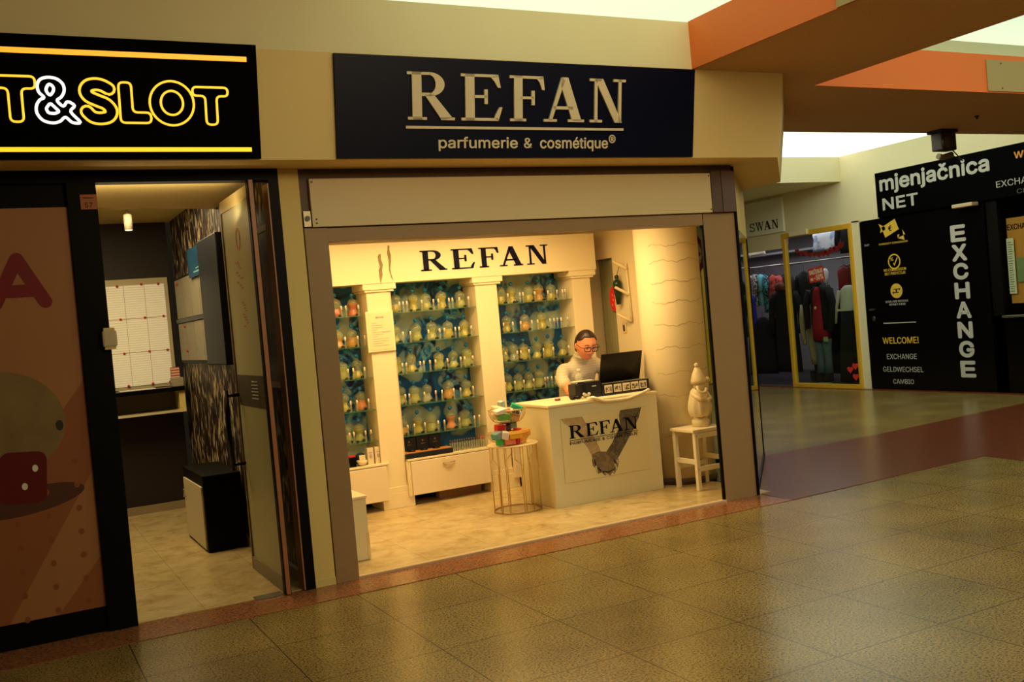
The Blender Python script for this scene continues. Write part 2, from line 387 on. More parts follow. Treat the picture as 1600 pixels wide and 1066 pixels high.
def arc(cx, cy, r0, r1, a0, a1, n=14, sy=1.0):
    """ring sector polygons as quads"""
    out = []
    for i in range(n):
        a, b = a0 + (a1-a0)*i/n, a0 + (a1-a0)*(i+1)/n
        out.append([(cx+r0[0]*math.cos(a), cy+r0[1]*math.sin(a)), (cx+r1[0]*math.cos(a), cy+r1[1]*math.sin(a)), (cx+r1[0]*math.cos(b), cy+r1[1]*math.sin(b)), (cx+r0[0]*math.cos(b), cy+r0[1]*math.sin(b))])
    return out
def R_(x0, x1, y0, y1): return [(x0, y0), (x1, y0), (x1, y1), (x0, y1)]
GL = {  # slab-serif capitals on a unit square
 'R': [R_(.0, .40, 0, .06), R_(.10, .30, 0, 1), R_(0, .5, .94, 1), R_(.28, .50, .50, .57)] + arc(.47, .75, (.13, .19), (.32, .25), -PI/2, PI/2) + [[(.36, .53), (.56, .53), (.95, .05), (.72, .0)], R_(.70, 1.0, 0, .06)],
 'E': [R_(0, .9, .0, .06), R_(.10, .32, 0, 1), R_(0, .9, .94, 1), R_(.3, .62, .49, .55), R_(.56, .64, .36, .68), [(.80, .06), (.9, .0), (1.0, .30), (.93, .30), (.82, .12)], [(.72, .94), (.9, 1.0), (.96, .72), (.89, .72), (.80, .86)]],
 'F': [R_(0, .46, .0, .06), R_(.12, .36, 0, 1), R_(0, .96, .94, 1), R_(.3, .68, .49, .55), R_(.62, .71, .36, .68), [(.78, .94), (.96, 1.0), (1.0, .70), (.93, .70), (.86, .86)]],
 'A': [R_(0, .32, 0, .06), R_(.60, 1.0, 0, .06), [(.12, .03), (.20, .03), (.52, .93), (.44, 1.0)], [(.44, 1.0), (.60, 1.0), (.93, .03), (.70, .03), (.42, .82)], R_(.24, .72, .28, .35)],
 'N': [R_(0, .34, 0, .06), R_(.13, .21, 0, 1), R_(0, .32, .94, 1), [(.13, 1), (.36, 1), (.90, .0), (.70, .0)], R_(.80, .88, 0, 1), R_(.66, 1.0, .94, 1)],
 'W': [R_(-.03, .26, .94, 1), [(.06, 1), (.18, 1), (.36, .0), (.28, 0)], [(.28, 0), (.34, 0), (.50, .98), (.44, .98)], [(.44, 1), (.56, 1), (.74, 0), (.66, 0)], [(.66, 0), (.73, 0), (.93, 1), (.87, 1)], R_(.36, .60, .94, 1), R_(.78, 1.03, .94, 1)],
 'S': arc(.47, .735, (.27, .18), (.41, .265), .35, PI*1.5, 16) + arc(.50, .265, (.30, .18), (.44, .265), -PI+.35, PI/2, 18) + [R_(.05, .12, 0, .32), R_(.80, .87, .70, 1.0)],
}
def slab(name, spec, frame, m, parent, h, depth=.012):
    """spec: list of (char, x0, x1) in frame units"""
    mb = MB()
    for ch, x0, x1 in spec:
        for poly in GL[ch]:
            pts = [(x0 + p[0]*(x1-x0), p[1]*h) for p in poly]
            n = len(pts); v = [(p[0], p[1], 0.0005) for p in pts] + [(p[0], p[1], depth) for p in pts]
            mb.add(v, [tuple(range(n))[::-1], tuple(range(n, 2*n))] + [(i, (i+1) % n, (i+1) % n + n, i+n) for i in range(n)])
    mb.xf(frame)
    return mb.build(name, m, parent)
def flat(mb, pts, frame, d0=.0005, d1=.002):
    n = len(pts); v = [frame @ Vector((p[0], p[1], d0)) for p in pts] + [frame @ Vector((p[0], p[1], d1)) for p in pts]
    mb.add([tuple(q) for q in v], [tuple(range(n))[::-1], tuple(range(n, 2*n))] + [(i, (i+1) % n, (i+1) % n + n, i+n) for i in range(n)])
    return mb
def ell(cx, cy, rx, ry, n=28, rot=0):
    return [(cx + rx*math.cos(a)*math.cos(rot) - ry*math.sin(a)*math.sin(rot), cy + rx*math.cos(a)*math.sin(rot) + ry*math.sin(a)*math.cos(rot)) for a in [2*PI*i/n for i in range(n)]]
def heart(cx, cy, s, n=28):
    out = []
    for i in range(n):
        t = 2*PI*i/n
        out.append((cx + s*math.sin(t)**3, cy + s*(.8125*math.cos(t) - .3125*math.cos(2*t) - .125*math.cos(3*t) - .0625*math.cos(4*t))))
    return out

# ================================================================== SETTING
struct('floor', box(-4, 12.1, -3, 6.25, -.05, 0), M['granite'])
struct('floor_side', box(5.4, 18, 6.25, 18, -.05, 0), M['granite'])
struct('floor_shop', box(1.78, 5.5, 6.24, 9.6, -.05, .012), M['marble'])
struct('floor_left_shop', box(-.9, 1.66, 6.24, 10.4, -.05, .008), M['marble'])
struct('trim_1', box(-4, 5.38, 5.87, 6.245, 0, .004), M['redgranite'])
# dark red strips: one continues along the shop fronts, one crosses the mall
struct('trim_2', MB().prism([(5.38, 5.87), (7.45, 5.95), (8.4, 5.95), (8.4, 7.70), (6.74, 7.68), (5.40, 6.26)], 'z', 0, .004), m_darkred())
struct('trim_3', MB().prism([(8.4, 5.95), (12.0, 6.0), (12.0, 8.0), (8.4, 7.70)], 'z', 0, .004), MATS['dark_red_granite'])
struct('trim_4', MB().prism([(7.75, 5.95), (8.45, 5.95), (8.0, 2.0), (7.3, 2.0)], 'z', 0, .004), MATS['dark_red_granite'])
struct('trim_5', box(11.85, 12.0, 8.0, 16.5, 0, .005), MATS['dark_red_granite'])
struct('threshold_trim', box(1.975, 5.03, 6.22, 6.27, .0, .018), mat('pale_threshold', (.62, .45, .26), .4))
# upper wall above the fascia
struct('wall_front_upper', box(-4, 4.70, 5.79, 6.15, 3.30, 3.64), M['creamwall'])
# fascia: a box whose face leans out at the top and ends in a 45 degree corner
def fascia():
    mb = MB(); x0 = -4
    b0, t0 = (5.90, 2.672), (5.79, 3.30)
    xe = 5.545
    cx, cy = 6.80, 7.22
    v = [(x0, b0[0], b0[1]), (xe, b0[0], b0[1]), (cx, cy, b0[1]), (cx, 9.5, b0[1]), (x0, 9.5-3, b0[1]),
         (x0, t0[0], t0[1]), (xe+.02, t0[0], t0[1]), (cx+.1, cy-.02, t0[1]), (cx+.1, 9.5, t0[1]), (x0, 9.5-3, t0[1])]
    mb.add(v, [(0, 1, 6, 5), (1, 2, 7, 6), (2, 3, 8, 7), (0, 4, 3, 2, 1), (5, 6, 7, 8, 9), (0, 5, 9, 4), (3, 4, 9, 8)])
    return mb
struct('wall_front_fascia', fascia(), M['cream'])
# bays of the left shop
struct('wall_front_header', box(-.95, 1.68, 6.20, 6.30, 2.60, 2.672), M['black'])
struct('wall_front_left', box(-4, .475-.02, 6.235, 6.33, 0, 2.60), M['black'])
struct('trim_6', box(.455, .612, 6.20, 6.33, 0, 2.60), M['black'])
struct('trim_7', box(1.615, 1.68, 6.20, 6.33, 0, 2.60), M['black'])
struct('trim_8', box(1.607, 1.615, 6.20, 6.33, .01, 2.58), M['copper'])
struct('pilaster_trim', MB().rbox(1.68, 1.815, 6.215, 6.35, .0, 2.672, .004).box(1.678, 1.817, 6.21, 6.22, 0, .05), M['pilaster'])
# left shop room
struct('wall_left_shop_back', box(-.95, 1.62, 10.3, 10.4, 0, 2.9), M['darkwall'])
struct('wall_left_shop_side', box(1.66, 1.70, 6.33, 10.3, 0, 2.85), M['fleck'])
struct('wall_left_shop_far', box(-1.0, -.95, 6.33, 10.4, 0, 2.85), M['darkwall'])
struct('ceiling_left_shop', box(-.95, 1.66, 6.33, 10.35, 2.845, 2.9), mat('left_shop_ceiling', (.62, .49, .18), .8))
struct('baseboard_back', box(-.95, 1.6, 10.27, 10.3, .008, .085), mat('greige_skirting', (.30, .22, .12), .5))
struct('baseboard_side', box(1.63, 1.66, 7.9, 10.27, .008, .085), mat('greige_skirting2', (.30, .22, .12), .5))
struct('baseboard_side_front', box(1.63, 1.66, 6.35, 7.82, .008, .085), MATS['greige_skirting2'])
# Refan shop room shell
struct('wall_shop_left', box(1.70, 1.78, 6.35, 9.6, 0, 2.66), M['white2'])
struct('wall_shop_back', box(1.78, 5.6, 8.62, 8.70, 0, 2.66), M['white2'])
struct('ceiling_shop', MB().prism([(1.7, 6.36), (5.42, 6.36), (6.72, 7.72), (6.72, 9.7), (1.7, 9.7)], 'z', 2.47, 2.55), M['white2'])
def right_wall():
    mb = MB(); x0, x1 = 5.50, 5.58
    mb.box(x0, x1, 7.5, 8.27, 0, 2.47); mb.box(x0, x1, 8.27, 8.62, 2.11, 2.47); return mb
struct('wall_shop_right', right_wall(), M['white2'])
struct('wall_store_room', box(5.9, 5.94, 8.0, 9.2, 0, 2.47), M['white2'])
struct('baseboard_shop', box(5.485, 5.50, 7.5, 8.27, .012, .09), M['white2'])
# column with fine cracks
col = thing('column', None, None, (5.43, 7.28, .012)); del_keys = [k for k in list(col.keys())]
col['kind'] = 'structure'
MB().lathe([(.285, .055), (.285, 2.45)], (5.43, 7.28, .012), 40).build('column_shaft', M['colpaint'], col)
MB().lathe([(.292, 0), (.292, .055)], (5.43, 7.28, .012), 40).build('column_base', M['stonebase'], col)
for z0 in (.45, .80, 1.0, 1.22, 1.42, 1.62, 1.80, 1.98, 2.12):
    pts = []
    for i in range(26):
        a = PI + .35 + i*.075; rr = .2858
        pts.append((5.43 + rr*math.cos(a), 7.28 + rr*math.sin(a), z0 + .012*math.sin(i*.5+z0*9) + .006*math.sin(i*1.7+z0*5)))
    MB().tube(pts, .0011, 4).build('crack', mat('crack_line', (.30, .22, .10), .9), col)
# shutter frame of the Refan front
sf = thing('shutter_frame', None, None, (1.9, 6.3, 0)); sf['kind'] = 'structure'
MB().rbox(1.822, 1.975, 6.215, 6.36, 0, 2.29, .004).build('post', M['brown'], sf)
MB().rbox(5.037, 5.355, 6.235, 6.27, 0, 2.29, .004).build('post', M['brown'], sf)
box(5.020, 5.036, 6.24, 6.262, .012, 2.29).build('guide_rail', M['black'], sf)
box(5.355, 5.372, 6.22, 6.36, 0, 2.66).build('edge_strip', M['black'], sf)
MB().rbox(1.975, 5.022, 6.225, 6.35, 2.20, 2.288, .003).build('lintel', M['brown'], sf)
# the shutter box over the opening
sb = thing('shutter_box', 'long cream shutter box screwed over the perfume shop opening', 'shutter box', (3.5, 6.25, 2.29))
box(1.818, 5.36, 6.235, 6.355, 2.29, 2.662).build('casing', M['darkbrown'], sb)
MB().rbox(1.878, 5.115, 6.205, 6.235, 2.296, 2.605, .003).build('cover_panel', M['shutterpanel'], sb)
box(5.118, 5.215, 6.20, 6.236, 2.296, 2.62).build('cheek_plate', M['darkbrown'], sb)
box(5.222, 5.352, 6.20, 6.236, 2.296, 2.62).build('cheek_plate', mat('purple_brown_plate', (.13, .07, .055), .5), sb)
for x, z in ((1.895, 2.585), (1.905, 2.32), (1.905, 2.345), (5.10, 2.585), (5.10, 2.32)):
    MB().cyl((0, 0, 0), .006, .004, 8).xf(front(x, 6.204, z)).build('screw', M['tap'], sb)
lk = box(1.826, 1.872, 6.215, 6.236, 2.30, 2.40).build('lock_plate', mat('worn_lock_plate', (.42, .36, .25), .4, metal=.5), sb)
MB().cyl((0, 0, 0), .017, .006, 16).xf(front(1.849, 6.214, 2.352)).build('lock_core', mat('lock_grey', (.13, .12, .1), .5), lk)
struct('lintel_dark_trim', box(1.82, 5.36, 6.24, 6.36, 2.655, 2.675), M['darkbrown'])  # dark brown strip along the top of the shutter box
# chamfered mirror-like glazing at the corner
window = thing('window_1', None, None, (5.39, 6.29, 0)); window['kind'] = 'structure'
d = Vector((1.33, 1.40, 0)).normalized(); nrm = Vector((d.y, -d.x, 0))
def cham(s0, s1, o0, o1, z0, z1):
    p = Vector((5.385, 6.285, 0)); a = p + d*s0 + nrm*o0; b = p + d*s1 + nrm*o0; c = p + d*s1 + nrm*o1; e = p + d*s0 + nrm*o1
    return MB().add([(q.x, q.y, z) for z in (z0, z1) for q in (a, b, c, e)], [(0, 3, 2, 1), (4, 5, 6, 7), (0, 1, 5, 4), (1, 2, 6, 5), (2, 3, 7, 6), (3, 0, 4, 7)])
MIR = mat('bronze_mirror', (.62, .60, .48), .015, metal=1)
cham(.0, 1.93, 0, .012, .03, 2.18).build('glass', MIR, window)
cham(.0, 1.93, -.01, .014, 2.18, 2.67).build('head_panel', M['pilaster'], window)
cham(0, 1.93, -.005, .022, 0, .03).build('sill', M['black'], window)
cham(1.915, 1.935, -.01, .018, 0, 2.18).build('frame', M['black'], window)
# glazed return behind the column
w2 = thing('window_2', None, None, (6.1, 7.72, 0)); w2['kind'] = 'structure'
box(5.60, 6.70, 7.72, 7.726, .05, 2.45).build('glass', M['pane'], w2)
box(5.60, 6.70, 7.71, 7.74, 0, .05).build('frame', M['black'], w2)

# ceiling beams
def beam(name, x0, x1, y0, y1, face):
    t = thing(name, None, None, ((x0+x1)/2, (y0+y1)/2, 3.3)); t['kind'] = 'structure'
    box(x0+.01, x1-.01, y0+.01, y1-.01, 3.302, 3.62).build('beam_core', M['soffit'], t)
    box(x0, x1, y0, y1, 3.298, 3.304).build('beam_soffit', M['soffit'], t)
    return t
b1 = beam('ceiling_beam', 4.695, 6.18, -3, 6.5, 'x')
box(4.688, 4.70, -3, 5.79, 3.298, 3.645).build('beam_face', M['orange'], b1)
box(6.175, 6.187, -3, 6.09, 3.298, 3.645).build('beam_face', M['orange'], b1)
b2 = beam('ceiling_beam', 6.18, 16, 6.10, 7.90, 'y')
box(4.70, 7.56, 6.10, 7.90, 3.297, 3.303).build('beam_soffit', M['soffit'], b2)
box(6.18, 16, 6.088, 6.10, 3.298, 3.65).build('beam_face', M['orange'], b2)
box(6.18, 16, 7.90, 7.912, 3.298, 3.65).build('beam_face', M['orange'], b2)
box(6.2, 16, 6.3, 6.34, 3.65, 3.83).build('beam_ledge', M['paleledge'], b2)
p1 = struct('beam_plate_trim', box(4.676, 4.69, 1.5, 4.375, 3.30, 3.60), M['patch'])
p2 = struct('beam_plate_trim', box(8.35, 9.6, 6.076, 6.09, 3.31, 3.60), M['patch'])
for x in (8.55, 9.4):
    for z in (3.34, 3.57): MB().cyl((0, 0, 0), .007, .004, 8).xf(front(x, 6.076, z)).build('screw', M['tap'], p2)
for y in (4.25,):
    for z in (3.34, 3.57): MB().cyl((0, 0, 0), .007, .004, 8).xf(facex(4.676, y, z)).build('screw', M['tap'], p1)
# coffer ceilings: emission stands in for unseen cove lights, left out at the left
CEIL = mat('coffer_standin_glow', (.8, .85, .75), .9, emit=(.66, .88, .68), es=.88)
CEILC = mat('coffer_standin_glow_bright', (.9, .9, .85), .9, emit=(1, 1, .86), es=1.5)
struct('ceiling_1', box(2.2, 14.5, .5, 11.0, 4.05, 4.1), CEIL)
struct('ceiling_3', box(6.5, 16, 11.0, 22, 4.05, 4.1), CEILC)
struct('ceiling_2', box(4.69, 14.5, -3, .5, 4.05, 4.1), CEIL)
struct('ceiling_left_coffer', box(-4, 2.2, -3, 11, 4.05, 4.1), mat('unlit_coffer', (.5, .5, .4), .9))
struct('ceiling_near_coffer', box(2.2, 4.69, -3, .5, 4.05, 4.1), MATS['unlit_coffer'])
# drop band over the far shops
struct('wall_far_band', MB().box(6.9, 12.0, 11.42, 11.5, 3.27, 3.66).box(12.0, 12.1, -3, 11.42, 3.275, 3.66), M['pale'])
struct('ceiling_far_soffit', box(6.9, 12.2, 11.5, 18, 3.27, 3.30), M['pale'])
# ================================================================== far shops (plane x = 12)
struct('wall_far_header', MB().box(12.0, 12.12, 10.68, 12.8, 2.60, 3.275).box(12.0, 12.12, 12.8, 18, 2.43, 3.275), M['pale'])
struct('wall_far_pier', box(12.0, 12.3, 11.12, 11.27, 0, 2.62), M['pale'])
struct('wall_far_end', box(12.0, 12.12, 16.6, 18, 0, 2.45), M['pale'])
struct('wall_far_exchange', box(12.035, 12.12, 8.92, 11.12, 0, 2.62), M['blackgloss'])
struct('wall_far_exchange_head', box(12.0, 12.12, -3, 10.72, 2.60, 3.28), M['signblack'])
struct('wall_far_exchange_low', box(12.02, 12.12, -3, 8.92, 0, 1.05), M['blackgloss'])
struct('wall_far_exchange_top', box(12.02, 12.12, 8.76, 8.92, 0, 2.62), M['black'])
struct('wall_exchange_room', MB().box(12.9, 13.0, 4, 11, 0, 2.7).box(12.12, 12.9, 11.0, 11.08, 0, 2.6), M['darkwall'])
struct('ceiling_exchange_room', box(12.12, 13, -3, 11.1, 2.62, 2.68), M['darkwall'])
# clothes shop room
struct('wall_clothes_back', box(14.6, 14.7, 11.0, 18, 0, 2.75), M['shopwallgrey'])
struct('wall_clothes_side', box(12.3, 14.6, 11.16, 11.24, 0, 2.75), M['shopwallgrey'])
struct('wall_clothes_far', box(12.12, 14.6, 17.6, 17.7, 0, 2.75), M['shopwallgrey'])
struct('ceiling_clothes', box(12.12, 14.7, 11.2, 17.7, 2.72, 2.78), mat('clothes_ceiling', (.7, .7, .75), .8))
struct('floor_clothes', box(12.1, 14.7, 11.2, 17.7, 0, .01), mat('dark_shop_floor', (.03, .025, .03), .4))

# window of the clothes shop
cw = thing('window_3', None, None, (12.0, 12.0, 0)); cw['kind'] = 'structure'
for a in ((11.96, 12.04, 12.725, 12.79, .0, 2.60), (11.96, 12.04, 11.27, 11.322, 0, 2.60), (11.96, 12.04, 11.322, 12.725, 0, .065), (11.96, 12.04, 11.322, 12.725, 2.52, 2.60)):
    MB().rbox(*a, .006).build('frame', M['yellowframe'], cw)
box(11.995, 12.001, 11.322, 12.725, .065, 2.52).build('glass', M['pane'], cw)
MB().rbox(11.90, 11.96, 12.15, 12.55, 2.53, 2.62, .01).build('door_closer', M['pale'], cw)
d3 = thing('door_3', None, None, (12.0, 13.9, 0)); d3['kind'] = 'structure'
box(11.985, 12.03, 12.79, 16.6, 2.36, 2.44).build('door_frame', M['pale'], d3)
box(11.97, 12.03, 15.0, 15.07, 0, 2.38).build('door_frame', M['yellowframe'], d3)
box(11.97, 12.03, 16.53, 16.6, 0, 2.38).build('door_frame', M['yellowframe'], d3)
box(11.97, 12.05, 12.79, 15.0, 0, .015).build('threshold', M['steel'], d3)
box(11.998, 12.002, 15.07, 16.53, .02, 2.38).build('glass', M['pane'], d3)

# ================================================================== SIGNS
def lean(x, zr=0.0, off=.004):
    """frame on the leaning fascia: u along x, v up the face, w outwards; zr = metres up the face from its lower edge"""
    up = Vector((0, -.11, .628)).normalized(); out = Vector((0, -up.z, up.y))
    p = Vector((x, 5.90, 2.672)) + up*zr + out*off
    return Matrix(((1, up.x, out.x, p.x), (0, up.y, out.y, p.y), (0, up.z, out.z, p.z), (0, 0, 0, 1)))
def leanbox(x0, x1, v0, v1, d0, d1):
    f = lean(0, 0, 0); return MB().box(x0, x1, v0, v1, d0, d1).xf(f)
rs = thing('perfume_shop_sign', 'dark navy fascia sign with cream serif letters above the perfume shop', 'sign', (3.35, 5.88, 2.68))
leanbox(1.974, 4.70, .006, .632, .001, .022).build('panel', M['navy'], rs)
slab('lettering', [('R', 2.433-2.433, .325), ('E', .372, .672), ('F', .728, .992), ('A', .985, 1.305), ('N', 1.352, 1.648)], lean(2.437, .245, .022), M['signletter'], rs, .295, .014)
leanbox(2.425, 4.075, .190, .207, .0225, .030).build('underline', M['signletter'], rs)
text('tagline', 'parfumerie', .575, .088, lean(2.650, .052, .022), M['signletter'], rs, .02, .004)
text('tagline', '&', .062, .066, lean(3.275, .070, .022), M['signletter'], rs, .02, .004)
text('tagline', 'cosmétique', .545, .092, lean(3.400, .050, .022), M['signletter'], rs, .02, .004)
text('registered_mark', '®', .055, .056, lean(3.955, .105, .022), M['signletter'], rs, .015, .003)

ss = thing('slot_club_sign', 'black backlit sign with glowing yellow outlined letters and light bars', 'sign', (0.5, 5.88, 2.68))
leanbox(-3.2, 1.503, .006, .655, .001, .03).build('panel', M['signblack'], ss)
leanbox(-3.1, 1.443, .557, .585, .0305, .04).build('light_bar', M['bar'], ss)
leanbox(-3.1, 1.447, .048, .073, .0305, .04).build('light_bar', mat('yellow_light_bar', (1, .7, .1), .4, emit=(1, .60, .02), es=1.1), ss)
def smooth(pts, closed=True, k=4):
    n = len(pts); out = []
    for i in range(n if closed else n-1):
        g = lambda j: pts[j % n] if closed else pts[max(0, min(n-1, j))]
        p0, p1, p2, p3 = g(i-1), g(i), g(i+1), g(i+2)
        for q in range(k):
            t = q/k; out.append(tuple(.5*(2*p1[c] + (p2[c]-p0[c])*t + (2*p0[c]-5*p1[c]+4*p2[c]-p3[c])*t*t + (3*p1[c]-p0[c]-3*p2[c]+p3[c])*t**3) for c in (0, 1)))
    if not closed: out.append(pts[-1])
    return out
def rounded(pts, r):
    out = []; n = len(pts)
    for i in range(n):
        p = Vector(pts[i]); a = (Vector(pts[i-1])-p); b = (Vector(pts[(i+1) % n])-p); ra = min(r, a.length*.48, b.length*.48)
        a = p + a.normalized()*ra; b = p + b.normalized()*ra
        for k in range(5):
            t = k/4; q = a*(1-t)**2 + p*2*t*(1-t) + b*t*t; out.append((q.x, q.y))
    return out
def stroke(pts, r):
    c = [Vector(p) for p in smooth(pts, False, 4)]; L_ = []; R_s = []
    for i in range(len(c)):
        t = (c[min(i+1, len(c)-1)] - c[max(i-1, 0)]).normalized(); nn_ = Vector((-t.y, t.x)); L_.append(c[i] + nn_*r); R_s.append(c[i] - nn_*r)
    def capp(p, a0): return [Vector((p.x + r*math.cos(a0 - PI*k/6), p.y + r*math.sin(a0 - PI*k/6))) for k in range(1, 6)]
    te = (c[-1]-c[-2]); ts = (c[1]-c[0])
    return [tuple(p) for p in L_ + capp(c[-1], math.atan2(te.x, -te.y)) + R_s[::-1] + capp(c[0], math.atan2(-ts.x, ts.y))]
def tee(x0, x1, s0, s1, v0, v1, vb): return rounded([(x0, v1), (x1, v1), (x1, vb), (s1, vb), (s1, v0), (s0, v0), (s0, vb), (x0, vb)], .026)
amp = lambda L_: [(.318 + (x-212)*.216/266, .438 - (y-310)*.238/270) for x, y in L_]
NE = [('t', [tee(.125, .324, .192, .256, .204, .439, .376)], 'neon'),
 ('ampersand', [smooth(amp([(232, 360), (252, 325), (300, 311), (352, 320), (386, 350), (390, 390), (370, 425), (343, 447), (378, 480), (405, 452), (446, 476), (420, 512), (474, 574), (425, 576), (385, 545), (350, 570), (305, 580), (250, 566), (217, 525), (217, 480), (240, 445), (266, 430), (238, 400)])), smooth(amp([(283, 378), (302, 352), (324, 364), (326, 388), (305, 415), (287, 400)])), rounded(amp([(272, 495), (300, 462), (352, 512), (325, 524), (285, 522)]), .01)], 'neonw'),
 ('s', [stroke([(.686, .385), (.655, .402), (.62, .408), (.585, .399), (.568, .372), (.582, .343), (.625, .322), (.668, .303), (.692, .270), (.678, .238), (.635, .227), (.595, .235), (.568, .262)], .030)], 'neon'),
 ('l', [rounded([(.737, .422), (.803, .422), (.803, .262), (.898, .262), (.898, .205), (.737, .205)], .026)], 'neon'),
 ('o', [ell(1.014, .315, .119, .121, 36), ell(1.014, .317, .060, .066, 28)], 'neon'),
 ('t', [tee(1.129, 1.325, 1.198, 1.261, .200, .408, .360)], 'neon')]
fl_ = lean(0, 0, .038)
for ch, loops, mm in NE:
    mb = MB()
    for lp_ in loops: mb.tube([fl_ @ Vector((p[0], p[1], 0)) for p in lp_], .0068 if mm == 'neon' else .0085, 6, closed=True)
    mb.build('letter_' + ch, M[mm], ss)

sg = thing('clothes_shop_sign', 'white board with black SWAN lettering above the clothes shop', 'sign', (12.0, 13.2, 2.6))
MB().rbox(11.96, 12.0, 12.72, 14.1, 2.64, 3.22, .004).build('panel', mat('sign_white', (.86, .90, .76), .5), sg)
slab('lettering', [('S', 0, .14), ('W', .155, .36), ('A', .36, .54), ('N', .56, .72)], facex(11.96, 13.55, 2.715), M['tap'], sg, .15, .004)
mb = MB()
for i in range(7):
    a = -1.1 + i*.36
    flat(mb, ell(.02 + .09*math.cos(a), .26 + .16*math.sin(a), .07, .018, 12, a+.9), facex(11.96, 13.86, 2.62))
mb.build('emblem', M['tap'], sg)

ex = thing('exchange_office_sign', 'black overhead sign lettered mjenjačnica NET in pale grey', 'sign', (11.97, 9.7, 2.62))
box(11.955, 12.0, 5.5, 10.70, 2.612, 3.275).build('panel', M['signblack'], ex)
F = lambda y, z: facex(11.955, y, z)
text('lettering', 'mjenjačnica', 1.83, .265, F(10.61, 2.945), M['greyprint'], ex, .038, .004)
text('lettering', 'NET', .63, .165, F(10.585, 2.71), M['greyprint'], ex, .038, .004)
text('lettering', 'EXCHANGE', .72, .085, F(8.69, 2.75), M['greyprint'], ex, .0, .004)
text('lettering', 'WELCOME', .7, .085, F(8.40, 3.085), mat('orange_print', (.75, .33, .04), .5), ex, .035, .004)
text('lettering', 'CHANGE', .5, .06, F(8.40, 2.63), mat('dim_print', (.08, .08, .07), .5), ex, .0, .004)

ed = thing('exchange_office_door', 'glossy black door panel lettered EXCHANGE vertically in pale grey', 'door', (12.0, 10.0, 0))
box(12.0, 12.02, 8.94, 11.11, .01, 2.58).build('leaf', M['blackgloss'], ed)
F = lambda y, z: facex(12.0, y, z)
for i, (ch, z) in enumerate(zip('EXCHANGE', (2.12, 1.85, 1.59, 1.32, 1.05, .77, .50, .22))):
    text('letter', ch, .215, .205, F(9.475, z), M['greyprint'], ed, .07, .003)
Y = M['yellowprint']
text('lettering', 'CURRENCY CONVERSION', .53, .028, F(10.76, 2.195), Y, ed, .01, .002)
text('lettering', 'NO COMMISSION', .41, .04, F(10.705, 1.79), Y, ed, .015, .002)
text('lettering', 'BEZ PROVIZIJE', .38, .04, F(10.69, 1.735), Y, ed, .015, .002)
text('lettering', 'SEND AND RECEIVE', .42, .03, F(10.72, 1.32), M['greyprint'], ed, .01, .002)
text('lettering', 'MONEY HERE', .30, .03, F(10.65, 1.275), M['greyprint'], ed, .01, .002)
text('lettering', 'WELCOME!', .66, .095, F(10.83, .70), Y, ed, .02, .002)
text('lettering', 'EXCHANGE', .55, .08, F(10.775, .465), M['greyprint'], ed, 0, .002)
text('lettering', 'GELDWECHSEL', .74, .078, F(10.865, .272), M['greyprint'], ed, 0, .002)
text('lettering', 'CAMBIO', .38, .07, F(10.69, .092), M['greyprint'], ed, 0, .002)
mb = MB(); flat(mb, R_(0, .60, 0, .014), F(10.79, 1.005)); mb.build('divider_line', M['greyprint'], ed)
# icons
mb = MB(); flat(mb, [(.0, .0), (.26, .10), (.20, .26), (-.06, .16)], F(10.63, 2.30))
flat(mb, [(-.02, .22), (-.14, .28), (-.10, .20), (-.12, .14), (-.02, .18)], F(10.60, 2.24)); flat(mb, [(.22, .05), (.36, .04), (.31, .12), (.34, -.04), (.22, 0)], F(10.62, 2.27))
mb.build('banknote_icon', Y, ed)
text('icon_symbol', '€', .06, .08, facex(11.9975, 10.56, 2.39), M['black'], ed, .02, .002)
mb = MB()
for q in arc(0, 0, (.095, .095), (.115, .115), 0, 2*PI, 28): flat(mb, q, F(10.50, 1.93))
flat(mb, [(-.02, -.03), (.0, -.065), (.07, .05), (.055, .06), (0, -.03), (-.01, -.015)], F(10.50, 1.93))
mb.build('tick_icon', Y, ed)
text('icon_symbol', '%', .06, .055, F(10.575, 1.94), Y, ed, .02, .002)
mb = MB(); flat(mb, ell(0, 0, .11, .11), F(10.50, 1.49)); mb.build('coin_icon', Y, ed)
mb = MB()
for q in (R_(-.05, .05, .02, .032), R_(-.05, .05, -.03, -.018), R_(-.012, .012, -.02, .03), [(.05, .05), (.075, .026), (.05, 0)], [(-.05, 0), (-.075, -.024), (-.05, -.05)]): flat(mb, q, facex(11.9975, 10.50, 1.49))
mb.build('icon_symbol', M['black'], ed)
MB().rbox(11.96, 12.0, 10.93, 11.02, 1.215, 1.245, .006).build('handle', M['steel'], ed)
MB().lathe([(.025, 0), (.025, .012)], (0, 0, 0), 16, 1, 1.6).xf(facex(12.0, 10.965, 1.09)).build('lock', M['steel'], ed)
text('small_label', '24/7', .09, .035, F(11.04, 2.205), M['greyprint'], ed, .01, .002)
# exchange window poster and papers
po = thing('orange_poster', 'orange poster with a dark rounded arch inside the exchange window', 'poster', (12.15, 8.3, 1.2))
box(12.14, 12.15, 7.4, 8.72, 1.20, 2.34).build('sheet', mat('orange_poster', (.62, .25, .035), .6), po)
mb = MB(); flat(mb, ell(0, 0, .36, .62, 36), facex(12.14, 8.05, 1.42)); mb.build('arch', mat('poster_dark', (.05, .02, .008), .6), po)
text('lettering', 'EXCHANGE', .42, .075, facex(12.14, 8.71, 2.18), M['black'], po, .03, .002)
pl = thing('rate_list', 'narrow white rate list hanging inside the exchange window', 'paper', (12.12, 8.7, 1.3))
box(12.11, 12.116, 8.615, 8.72, 1.33, 2.07).build('sheet', M['paper'], pl)
mb = MB()
for i in range(22): flat(mb, R_(.01, .06 + .03*random.random(), 0, .008), facex(12.11, 8.715, 1.36 + i*.031))
mb.build('printed_line', mat('ink', (.08, .07, .06), .7), pl)
